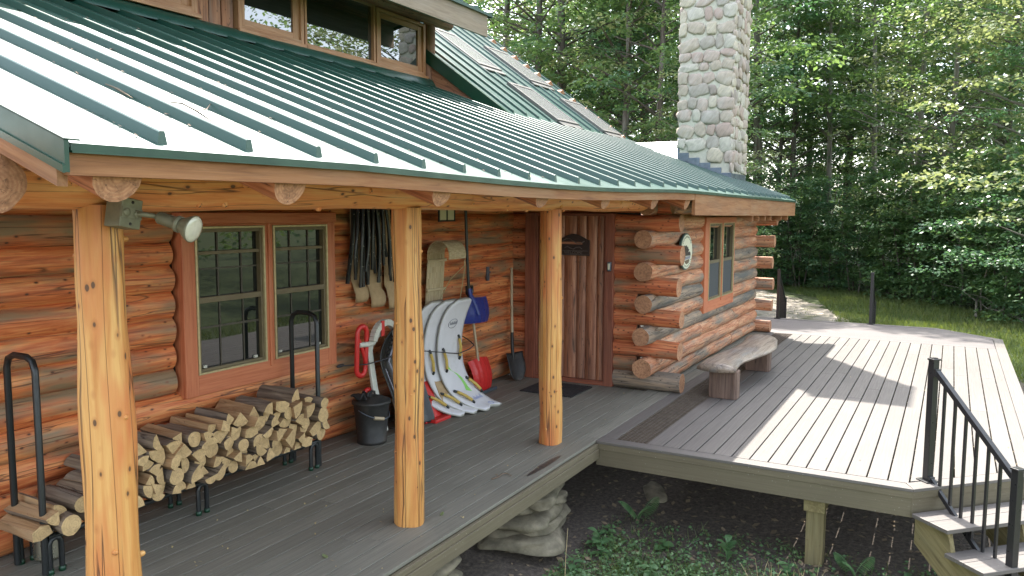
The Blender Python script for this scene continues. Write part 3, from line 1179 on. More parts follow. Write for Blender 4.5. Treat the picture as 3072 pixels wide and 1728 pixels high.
edge_board((2.47, -.352), (2.47, -3.03), .135, 0, .058)
edge_board((2.472, -3.033), (3.478, -4.039), .141, .058, .058)
edge_board((3.482, -4.04), (11.53, -4.04), .141, .058, .058)
edge_board((11.534, -4.038), (12.498, -3.023), .141, .058, .058)
edge_board((12.5, -3.02), (12.5, 2.4), .15, .06, 0)
b.build('border_boards', 'deck_board', deck, .004)
b = MB()


def rim(p, q, z0, z1, th, out=0.0):
    p, q = V((*p, 0)), V((*q, 0))
    d = (q - p).normalized()
    s = V((d.y, -d.x, 0))
    if (V((6, -1.5, 0)) - p).dot(s) > 0:
        s = -s
    c = (p + q) / 2 + s * (out - th / 2) + V((0, 0, (z0 + z1) / 2))
    b.obox(c, d * ((q - p).length / 2), s * (th / 2), V((0, 0, (z1 - z0) / 2)))


OUT = [(2.47, -.35), (2.47, -3.03), (3.48, -4.04), (11.53, -4.04), (12.5, -3.02), (12.5, 2.4)]
for p, q in zip(OUT, OUT[1:]):
    rim(p, q, -.082, -.0265, .03, -.004)
    rim(p, q, -.235, -.083, .03, -.012)
rim((-4.4, -.345), (2.46, -.345), -.070, -.0265, .03, -.003)
rim((-4.4, -.345), (2.46, -.345), -.165, -.071, .03, -.014)
b.build('rim_fascia', 'deck_rim', deck, .003)
b = MB()
for x, y in ((2.75, -2.29), (5.9, -2.29), (9.0, -2.29), (12.0, -2.29), (3.9, -3.85), (8, -3.85), (11, -3.85)):
    b = MB()
    b.box(x - .072, x + .072, y - .072, y + .072, gz(x, y) - .1, -.372)
    b.build('deck_post', 'treated', deck, .004)
b = MB()
b.box(2.60, 12.3, -2.375, -2.205, -.371, -.24)
b.box(3.7, 11.3, -3.93, -3.77, -.371, -.24)
b.build('girder', 'treated', deck, .004)
b = MB()
x = 2.9
while x < 12.3:
    b.box(x, x + .04, max(-3.9, -3.03 - (x - 2.6)), -.38, -.2395, -.03)
    x += .41
b.build('joists', 'treated', deck)
b = MB()
pts = [(1.24 + .66 * i / 11, -.262 - .028 * math.sin(PI * i / 11) ** .5 + .012 * noise.noise(V((i * .9, 1, 0)))) for i in range(12)]
pts += [(1.24 + .66 * i / 11, -.262 + .034 * math.sin(PI * i / 11) ** .5 + .014 * noise.noise(V((i * .9, 5, 0)))) for i in range(10, 0, -1)]
b.add([(x, y, .0012) for x, y in pts], [tuple(range(len(pts)))])
b.build('dark_stain', 'stain', deck)
b = MB()
for y in (-.28, .3, .9, 1.5):
    b.box(-4.3, 4.7, y, y + .04, -.22, -.0265)
b.build('porch_joists', 'treated', deck)

# drain grates let into the deck
for i, (x0, x1, lab) in enumerate(((2.615, 6.39, 'long rusty metal drain grate in the deck, section nearest the porch post'), (6.40, 10.33, 'rusty metal drain grate in the deck, section running beyond the wooden bench'))):
    b = MB()
    yy0, yy1 = -.798, -.496
    for k in range(8):
        y = yy0 + .006 + (yy1 - yy0 - .012) * k / 7
        b.box(x0, x1, y - .003, y + .003, -.024, -.004)
    nx = int((x1 - x0) / .050)
    for k in range(nx + 1):
        x = x0 + (x1 - x0) * k / nx
        b.box(x - .0035, x + .0035, yy0, yy1, -.020, -.001)
    tag(b.build('drain_grate', 'grate', origin=((x0 + x1) / 2, -.65, -.02)), lab, 'grate', 'drain grates along the deck')

# --- stairs from the clipped corner
A = V((2.47, -3.03, 0))
stairs = thing('deck_stairs', 'short open wooden stairs leading down from the clipped deck corner', 'stairs', tuple(A + n_ * .5 + V((0, 0, -.85))))
for k in range(4):
    b = MB()
    for q in (0, 1):
        c = A + t * .71 + n_ * (.03 + .33 * k + .085 + .176 * q) + V((0, 0, -.18 * (k + 1) - .016))
        b.obox(c, t * .74, n_ * .0865, V((0, 0, .016)))
    b.build('tread', 'deck_board', stairs, .004)
for s in (.0, .70, 1.40):
    b = MB()
    c = A + t * (s + .02)
    p = [c + n_ * .012 + V((0, 0, -.236)), c + n_ * .012 + V((0, 0, -.43)), c + n_ * .95 + V((0, 0, -1.0)), c + n_ * 1.33 + V((0, 0, -1.0)), c + n_ * 1.33 + V((0, 0, -.755))]
    for k in (3, 2, 1):
        p += [c + n_ * (.33 * k + .30) + V((0, 0, -.18 * (k + 1) - .0325 + 0)), c + n_ * (.33 * k + .05) + V((0, 0, -.18 * (k + 1) - .0325))]
    p += [c + n_ * .33 + V((0, 0, -.2125))]
    b.prism(p, t * .04, 0, n_ + V((0, 0, -.6)))
    b.build('stringer', 'treated', stairs)

# --- black stair railings
rail = thing('stair_railing', 'black metal stair railing with balusters at the near deck stairs', 'railing', (0, 0, 0), 'black stair railings')


def rail_part(name, fn, bev=.003):
    m = MB()
    fn(m)
    return m.build(name, 'rail_black', rail, bev)


def up_post(m):
    m.box(-.028, .028, -.028, .028, .012, .985)


p = rail_part('post', up_post)
m = MB()
m.box(-.035, .035, -.035, .035, .985, 1.0)
m.box(-.02, .02, -.02, .02, 1.0, 1.008)
c = m.build('cap', 'rail_black', p, .003)
m = MB()
m.box(-.06, .06, -.06, .06, 0.0, .011)
m.build('base_plate', 'rail_black', p, .002)


def low_post(m):
    m.box(.772, .828, -.028, .028, -.72, .345)


p = rail_part('post', low_post)
m = MB()
m.box(.765, .835, -.035, .035, .345, .36)
m.build('cap', 'rail_black', p, .003)
m = MB()
m.box(.74, .86, -.06, .06, -.733, -.721)
m.build('base_plate', 'rail_black', p, .002)
rail_part('top_rail', lambda m: m.bar((.028, 0, .905), (.772, 0, .285), .044, .04))
rail_part('bottom_rail', lambda m: m.bar((.028, 0, .03), (.772, 0, -.59), .03, .036))
for k in range(6):
    x = .125 + .107 * k
    zt, zb = .905 - .62 * (x - .028) / .744, .03 - .62 * (x - .028) / .744
    rail_part('baluster', lambda m: m.box(x - .0095, x + .0095, -.0095, .0095, zb + .02, zt - .02), 0)
for k in range(2):
    m = MB()
    z = (.905, .03)[k]
    m.box(.026, .05, -.026, .026, z - .045, z + .015)
    m.build('bracket', 'rail_black', rail, .003)
rail.location = (2.75, -3.12, 0)
rail.rotation_euler = (0, 0, math.radians(225))
r2 = copy_tree(rail)
r2.location, r2.rotation_euler = (12.38, -.16, 0), (0, 0, 0)
tag(r2, 'black stair railing seen end-on at the far deck edge, beside the log corner')
r3 = copy_tree(rail)
r3.location, r3.rotation_euler = (12.42, -1.89, 0), (0, 0, 0)
tag(r3, 'black stair railing seen end-on, standing alone at the far deck edge before the woods')

# --- stone piers under the porch
for (px, py, lab) in ((1.98, .10, 'stacked flat fieldstone pier under the porch edge beside the platform corner'), (.05, .10, 'stacked flat fieldstone pier under the porch, mostly cut off by the picture bottom')):
    pier = thing('stone_pier', lab, 'stone pier', (px, py, gz(px, py)), 'stone piers under the porch')
    z = gz(px, py) - .05
    ws = [(.36, .30, .10), (.50, .34, .12), (.38, .30, .09), (.44, .32, .12), (.34, .27, .08), (.35, .27, .11), (.24, .22, .08), (.25, .22, .13)]
    sc = (-.18 - z) / sum(w[2] * 1.0 for w in ws)
    for wx, wy, h in ws:
        h *= sc
        b = MB()
        a = RND.uniform(-.35, .35)
        cc = V((px + RND.uniform(-.06, .06) - (.1 if wx > .4 else 0), py + RND.uniform(-.03, .03), z + h / 2))
        b.blob(cc, (wx * math.cos(a), wx * math.sin(a), RND.uniform(-.02, .02)), (-wy * math.sin(a), wy * math.cos(a), 0), (0, 0, h * .60), p=4.4, nu=40, nv=10, wob=.34)
        o = b.build('stone', 'pier_stone', pier)
        for q in o.data.vertices:
            q.co += V((noise.noise(q.co * 7 + V((z * 9, 0, 0))), noise.noise(q.co * 7 + V((5, z * 9, 0))), .35 * noise.noise(q.co * 14))) * .022
        z += h
# ------------------------------------------------------------------ things on the porch and deck
# --- live-edge bench
bench = thing('bench', 'rustic live-edge slab bench on two block legs beside the log wall', 'bench', (5.85, -.95, 0))
for x0, x1, y0, y1 in ((4.76, 4.95, -1.12, -.80), (6.62, 6.80, -1.12, -.80)):
    b = MB()
    P = [(x0, y0 + .03, .0), (x0 + .02, y0, .0), (x1, y0 + .005, .0), (x1 + .005, y1, .0), (x0, y1, .0)]
    b.prism(P, (0, 0, .325), 0, (0, 0, 1))
    b.build('leg', 'bench_leg', bench, .008)
b = MB()
nx, nyy = 40, 12
vs, gs = [], []
o = 33.0
for side in (0, 1):
    for i in range(nx + 1):
        u = i / nx
        x = 4.68 + 2.49 * u
        wave = .075 * math.sin(u * 2 * PI * 1.02 + .35)
        yo = -1.15 + wave + .02 * noise.noise(V((x * 2.4, 1, 0)))
        yi = -.70 + wave * .6 + .03 * noise.noise(V((x * 2.1, 5, 0)))
        fl = .02 * (1 - u)
        for j in range(nyy + 1):
            v = j / nyy
            y = yo + (yi - yo) * v
            ed = math.sin(PI * min(1, max(0, v)))
            top = .365 + .055 * ed ** .5 + .012 * noise.noise(V((x * 3, y * 5, 2)))
            bot = .326 - .001 * ed
            if side == 0:
                z = top
            else:
                z = bot + .012 * (1 - ed)
            endr = .05 * (1 - 4 * (v - .5) ** 2)
            xx = x - (endr if i == 0 else 0) + (endr if i == nx else 0)
            vs.append((xx, y, z))
            gs.append((y, z, xx + o))
N1 = nyy + 1
K = (nx + 1) * N1
fs = []
for i in range(nx):
    for j in range(nyy):
        a = i * N1 + j
        fs.append((a, a + N1, a + N1 + 1, a + 1))
        fs.append((K + a, K + a + 1, K + a + N1 + 1, K + a + N1))
for i in range(nx):
    a, c = i * N1, (i + 1) * N1
    fs.append((a, K + a, K + c, c))
    fs.append((a + nyy, c + nyy, K + c + nyy, K + a + nyy))
for j in range(nyy):
    fs.append((j, j + 1, K + j + 1, K + j))
    a = nx * N1 + j
    fs.append((a, K + a, K + a + 1, a + 1))
b.add(vs, fs, 0, gs, True)
b.build('seat', 'bench_top', bench)

# --- firewood rack
rack = thing('firewood_rack', 'long black tubular firewood rack with tall hoop ends against the log wall', 'firewood rack', (-.58, 1.5, 0))
YF, YB = 1.375, 1.66
for x, nm in ((-1.72, 0), (.60, 1)):
    b = MB()
    z = 1.30
    pts = [(x, YF, .01), (x, YF, z - .08)] + [(x, YF + .08 - .08 * math.cos(a), z - .08 + .08 * math.sin(a)) for a in (PI * .25, PI * .5)]
    pts += [(x, YB - .08 + .08 * math.sin(a), z - .08 + .08 * math.cos(a)) for a in (0, PI * .25, PI * .5)] + [(x, YB, .01)]
    b.tube(pts, .0195, 12)
    b.build('end_hoop', 'steel', rack)
for y in (YF, YB):
    b = MB()
    b.tube([(-1.70, y, .225), (.58, y, .225)], .018, 10)
    b.build('base_rail', 'steel', rack)
for x in (-1.66, -.60, .53):
    for y in (YF - .006, YB + .006):
        b = MB()
        q = .036
        pts = [(x - q, y, .012), (x - q, y, .18)] + [(x - q * math.cos(a), y, .18 + q * math.sin(a)) for a in (PI * .25, PI * .5, PI * .75)] + [(x + q, y, .18), (x + q, y, .012)]
        b.tube(pts, .0165, 10)
        l = b.build('leg', 'steel', rack)
        f = MB()
        for s in (-q, q):
            f.lathe((x + s, y, 0), [(.0, .0), (.020, .0), (.020, .03), (.0, .031)], 10)
        f.build('foot_caps', 'trim_green', l)

# --- split logs dropped into the rack
res = .01
HX0 = -1.86
hf = [.245] * int((.70 - HX0) / res)
prof = [(-1.86, .30), (-1.70, .33), (-1.5, .40), (-1.32, .52), (-1.1, .60), (-.95, .66), (-.5, .68), (-.1, .72), (.25, .74), (.45, .66), (.60, .58), (.70, .5)]


def target(x):
    for (a, p), (c, q) in zip(prof, prof[1:]):
        if x <= c:
            return p + (q - p) * (x - a) / (c - a)
    return .5


shapes = {'wedge': 'wedge-shaped', 'half': 'half-round', 'quarter': 'quarter-round', 'round': 'round', 'slab': 'flat-sided'}
placed = []


def section(kind, r):
    if kind == 'wedge':
        a = RND.uniform(.9, 1.25)
        P = [(0, -r * .9, 0)] + [(r * 1.5 * math.sin(q), r * (1.5 * math.cos(q) - .9), 1) for q in (-a / 2, -a / 4, 0, a / 4, a / 2)]
    elif kind == 'half':
        P = [(r * 1.05 * math.cos(q), r * (1.05 * math.sin(q) - .4), 1) for q in [PI * i / 8 for i in range(9)]]
    elif kind == 'quarter':
        P = [(-r * .7, -r * .7, 0)] + [(r * (1.6 * math.cos(q) - .7), r * (1.6 * math.sin(q) - .7), 1) for q in [PI / 2 * i / 6 for i in range(7)]]
    elif kind == 'round':
        P = [(r * .9 * math.cos(q), r * .9 * math.sin(q), 1) for q in [2 * PI * i / 14 for i in range(14)]]
    else:
        P = [(-r, -r * .55, 0), (-r * .2, -r * .75, 0), (r * 1.1, -r * .45, 0), (r * .95, r * .5, 1), (r * .1, r * .72, 1), (-r * .9, r * .45, 1)]
    return P


cnt = 0
fail = 0
while fail < 60 and cnt < 110:
    gaps = [(target(HX0 + res * i) - hf[i], i) for i in range(len(hf))]
    gaps = [g for g in gaps if g[0] > .045 and -1.78 < HX0 + res * g[1] < .60]
    if not gaps:
        break
    low = min(gaps, key=lambda g: hf[g[1]] + RND.uniform(0, .05))[1]
    kind = RND.choice(['wedge', 'wedge', 'wedge', 'quarter', 'quarter', 'half', 'round', 'slab', 'slab'])
    big = 1.05 if HX0 + res * low < -1.15 else 1.0
    r = RND.uniform(.043, .068) * big
    P = section(kind, r)
    best = None
    for _ in range(14):
        a = RND.uniform(0, 2 * PI)
        ca, sa = math.cos(a), math.sin(a)
        Q = [(p[0] * ca - p[1] * sa, p[0] * sa + p[1] * ca, p[2]) for p in P]
        x0, x1 = min(q[0] for q in Q), max(q[0] for q in Q)
        for sh in (-.03, 0, .03):
            cx = HX0 + res * low + sh
            if cx + x0 < HX0 + .05 or cx + x1 > .665:
                continue
            zb = -9
            for q in range(25):                           # rest on the pile
                for p, p2 in zip(Q, Q[1:] + Q[:1]):
                    xx = p[0] + (p2[0] - p[0]) * q / 25
                    zz = p[1] + (p2[1] - p[1]) * q / 25
                    i = int((cx + xx - HX0) / res)
                    if 0 <= i < len(hf):
                        zb = max(zb, hf[i] - zz)
            waste = 0
            tops = {}
            bots = {}
            for q in range(25):
                for p, p2 in zip(Q, Q[1:] + Q[:1]):
                    xx = p[0] + (p2[0] - p[0]) * q / 25
                    zz = p[1] + (p2[1] - p[1]) * q / 25
                    i = int((cx + xx - HX0) / res)
                    tops[i] = max(tops.get(i, -9), zb + zz)
                    bots[i] = min(bots.get(i, 9), zb + zz)
            for i in tops:
                if 0 <= i < len(hf):
                    waste += max(0, bots[i] - hf[i])
            score = waste / len(tops) + .25 * zb
            if best is None or score < best[0]:
                best = (score, cx, zb, Q, tops)
    if best is None or best[2] + max(q[1] for q in best[3]) > target(best[1]) + .075:
        fail += .15
        hf[low] += .03
        continue
    _, cx, zb, Q, tops = best
    zb -= .006
    for i, z in tops.items():
        if 0 <= i < len(hf):
            hf[i] = max(hf[i], z - .006)
    placed.append((cx, zb, Q, kind, r))
    cnt += 1

ORD = ['first', 'second', 'third', 'fourth', 'fifth', 'sixth', 'seventh', 'eighth', 'ninth', 'tenth', 'eleventh', 'twelfth', 'thirteenth', 'fourteenth', 'fifteenth',
       'sixteenth', 'seventeenth', 'eighteenth', 'nineteenth', 'twentieth', 'twenty-first', 'twenty-second', 'twenty-third', 'twenty-fourth', 'twenty-fifth', 'twenty-sixth', 'twenty-seventh', 'twenty-eighth', 'twenty-ninth', 'thirtieth', 'thirty-first', 'thirty-second', 'thirty-third', 'thirty-fourth', 'thirty-fifth', 'thirty-sixth', 'thirty-seventh', 'thirty-eighth', 'thirty-ninth', 'fortieth']
rows = ['bottom', 'lower', 'middle', 'upper', 'top']
byrow = {}
for p in placed:
    k = min(4, int((p[1] - .25) / .10))
    byrow.setdefault(k, []).append(p)
for k, L in byrow.items():
    L.sort(key=lambda p: -p[0])
    for i, (cx, zb, Q, kind, r) in enumerate(L):
        b = MB()
        ln = RND.uniform(.37, .43)
        yf = 1.30 + RND.uniform(-.045, .05)
        yw = RND.uniform(-.05, .05)
        n = len(Q)
        sd = RND.uniform(0, 99)
        o = RND.uniform(0, 300)
        vs, gs = [], []
        m = 6
        for s in range(m + 1):
            u = s / m
            tw = .06 * noise.noise(V((sd, u * 1.4, 0)))
            for (x, z, bk) in Q:
                kk = 1 + .10 * noise.noise(V((x * 9 + sd, z * 9, u * 1.8)))
                xx, zz = x * kk + tw * z + yw * (u - .5), z * kk - tw * x
                yy = yf + ln * u + (.012 * noise.noise(V((x * 20, z * 20, sd))) if s in (0, m) else 0)
                vs.append((cx + xx, yy, zb + zz))
                gs.append((xx, zz, ln * u + o))
        fs, ms = [], []
        for s in range(m):
            for a in range(n):
                c = (a + 1) % n
                fs.append((s * n + a, (s + 1) * n + a, (s + 1) * n + c, s * n + c)[::-1])
                ms.append(1 if Q[a][2] and Q[c][2] and kind != 'slab' else 0)
        b.add(vs, fs, ms, gs)
        b.add(vs[:n], [tuple(range(n))], 2, gs[:n])
        b.add(vs[-n:], [tuple(range(n))[::-1]], 2, gs[-n:])
        ob = b.build('split_log', ['firewood', 'bark', 'fire_end'], origin=(cx, yf + ln / 2, zb))
        rn = rows[k]
        if i == 0:
            lab = f'{shapes[kind]} split log at the right end of the {rn} row of the woodpile'
        elif i == len(L) - 1:
            lab = f'{shapes[kind]} split log at the left end of the {rn} row of the woodpile'
        else:
            lab = f'{shapes[kind]} split log, {ORD[i]} from the right in the {rn} row of the woodpile'
        tag(ob, lab, 'firewood log', 'split logs in the firewood rack')

# --- corrugated tin under the rack
b = MB()
tc = V((-1.57, 1.60, 0.0))
pr = [(.0, .015), (.075, .012)]
for k in range(17):
    pr.append((.078 + (.004 if k % 2 else 0), .018 + .0085 * k))
pr += [(.081, .165), (.074, .165), (.072, .05), (0, .05)]
b.lathe(tc, pr, 30)
tag(b.build('ribbed_tin', 'can_metal', origin=tuple(tc)), 'shiny ribbed tin can standing on the floor under the firewood rack', 'tin can')

# --- ash bucket
bk = thing('ash_bucket', 'black lidded metal ash bucket on the porch floor by the sleds', 'bucket', (1.40, 1.46, 0))
c = V((1.40, 1.46, 0))
b = MB()
b.lathe(c, [(0, .012), (.128, .012), (.132, 0), (.138, 0), (.138, .03), (.134, .034), (.165, .36), (.172, .372), (.172, .385), (.166, .39)], 36)
b.build('body', 'iron', bk)
b = MB()
b.lathe(c, [(.176, .368), (.180, .37), (.180, .394), (.172, .402), (.125, .412), (.120, .424), (.07, .432), (.065, .440), (0, .442)], 36)
lid = b.build('lid', 'iron', bk)
b = MB()
b.tube([c + V((-.055, 0, .436)), c + V((-.05, 0, .468)), c + V((0, 0, .482)), c + V((.05, 0, .468)), c + V((.055, 0, .436))], .008, 8)
b.build('lid_handle', 'iron', lid)
b = MB()
hp = [(.17, 0, .335)] + [(.17 * math.cos(a), -.185 * math.sin(a), .335 - .085 * math.sin(a)) for a in [PI * i / 14 for i in range(1, 14)]] + [(-.17, 0, .335)]
b.tube([c + V((p[0] * .97 - .02, p[1], p[2])) for p in hp], .0045, 6)
h = b.build('bail_handle', 'galv', bk)
b = MB()
g0, g1 = c + V((-.125, -.132, .268)), c + V((-.045, -.18, .252))
b.tube([g0, g0.lerp(g1, .5), g1], .017, 10)
b.build('grip', 'handle_wood', h)
b = MB()                                                  # crumpled glove lying on the lid
vs = []
for i in range(9):
    for j in range(6):
        x, y = c.x - .19 + .2 * i / 8, c.y - .03 + .12 * j / 5
        vs.append((x, y, .425 + .055 * noise.noise(V((x * 14, y * 14, 3))) + .03 + .03 * math.sin(i * 1.1)))
b.add(vs, [(i * 6 + j, (i + 1) * 6 + j, (i + 1) * 6 + j + 1, i * 6 + j + 1) for i in range(8) for j in range(5)], 0, None, True)
gl = b.build('work_glove', 'rubber', origin=(c.x - .1, c.y, .45))
so_ = gl.modifiers.new('thick', 'SOLIDIFY')
so_.thickness = .012
tag(gl, 'crumpled dark work glove lying on the lid of the ash bucket', 'glove')

# --- black chair tubes and cardboard hung on the wall
for i, (x, z0, z1, w, lab) in enumerate(((1.60, 1.28, 2.16, .20, 'brown cardboard sheet with curled foot, leftmost behind the black tubes'), (1.83, 1.21, 2.16, .23, 'brown cardboard sheet with curled foot, middle one behind the black tubes'), (2.14, 1.17, 2.20, .34, 'wide brown cardboard sheet with curled foot, beside the middle porch post'))):
    b = MB()
    y = 1.765 - .014 * i
    n = 9
    out = []
    for s in range(22):
        u = s / 21
        z = z1 - (z1 - z0) * u
        curl = 0 if u < .80 else .055 * math.sin((u - .80) / .20 * PI * .75)
        narrow = 1.0 if u < .78 else (.84 if u < .84 else 1.0 - .12 * max(0, (u - .93) / .07) ** 2)
        out.append((z, y - curl, w * narrow))
    vs = []
    for z, yy, ww in out:
        for q in range(n):
            vs.append((x + ww * (q / (n - 1) - .5), yy - .03 * (1 - (2 * q / (n - 1) - 1) ** 2) * (1 if z < z0 + .2 else .2), z))
    b.add(vs, [(s * n + q, (s + 1) * n + q, (s + 1) * n + q + 1, s * n + q + 1) for s in range(21) for q in range(n - 1)], 0, None, True)
    ob = b.build('cardboard_sheet', 'cardboard', origin=(x, y, z0))
    sm = ob.modifiers.new('thick', 'SOLIDIFY')
    sm.thickness = .006
    tag(ob, lab, 'cardboard', 'cardboard sheets hung on the wall')
tubes = thing('tube_bundle', 'bundle of black bent metal tubes hung on the wall before the cardboard', 'metal tubes', (1.72, 1.68, 1.4))
for i in range(21):
    u = i / 20
    xt, xb = 1.47 + .44 * u, 1.40 + .60 * u
    zb = (1.47, 1.55, 1.44, 1.50, 1.43, 1.58, 1.42, 1.47, 1.60, 1.44, 1.55, 1.46, 1.58, 1.52, 1.62, 1.45, 1.70, 1.52, 1.76, 1.46, 1.45)[i]
    y = 1.715 - .045 * (i % 3)
    b = MB()
    pts = []
    for s in range(10):
        q = s / 9
        bend = .02 * math.sin(q * PI * 1.5 + i) + (.05 * max(0, q - .8) / .2 if i % 3 == 1 else 0)
        pts.append((xt + (xb - xt) * q + bend * .6, y - .02 * math.sin(q * PI), 2.30 + (zb - 2.30) * q))
    if i in (0, 4, 9, 13, 20):
        for p, q in zip(pts, pts[1:]):
            b.bar(p, q, .034, .022)
    else:
        b.tube(pts, .0145, 8)
    tb = b.build('tube', 'black_plastic', tubes)
    b = MB()
    for q in (2, 5, 7):
        p = V(pts[q])
        b.lathe(p + V((0, -.012, 0)), [(0, .004), (.004, .003), (.0045, 0)], 8, 0, (0, -1, 0))
    b.build('rivets', 'white_plastic', tb)
b = MB()
for s in range(17):
    z = 2.08 - .04 * s
    x = 2.015 + .0028 * s
    b.tube([(x, 1.70, z), (x + .018, 1.68, z + .006), (x + .024, 1.68, z + .018)], .0035, 6)
b.build('hooks', 'black_plastic', tubes)

# --- hanging toboggan with cord
tob = thing('toboggan', 'bent wood toboggan with curled front hung on the log wall', 'toboggan', (2.85, 1.7, 1.3))
b = MB()
path = []
for s in range(10):
    path.append((1.735 - .004 * s, 1.05 + .062 * s))
for s in range(15):
    a = PI * s / 14 * 1.08
    path.append((1.56 + .14 * math.cos(a), 1.68 + .15 * math.sin(a)))
for k in range(7):
    x0 = 2.66 + .047 * k
    x1 = x0 + .044
    for (ya, za), (yb, zb2) in zip(path, path[1:]):
        d = V((0, yb - ya, zb2 - za)).normalized()
        nn = V((0, -d.z, d.y))
        c0 = V(((x0 + x1) / 2, (ya + yb) / 2, (za + zb2) / 2))
        b.obox(c0, (.022, 0, 0), d * (V((0, yb - ya, zb2 - za)).length / 2 + .001), nn * .004)
b.build('bent_slats', 'bentwood', tob)
for z, y in ((1.10, 1.718), (1.28, 1.705), (1.60, 1.692)):
    b = MB()
    b.box(2.645, 3.0, y - .018, y - .002, z, z + .032)
    b.build('cross_bar', 'bentwood', tob, .004)
b = MB()
b.tube([(2.98, 1.43, 1.62), (2.99, 1.44, 1.56), (2.95, 1.60, 1.40), (2.88, 1.68, 1.20), (2.85, 1.69, 1.14)], .0045, 6)
b.tube([(2.98, 1.43, 1.62), (3.005, 1.44, 1.57), (3.03, 1.50, 1.3), (3.02, 1.56, 1.0)], .0045, 6)
b.build('pull_cord', 'cord', tob)

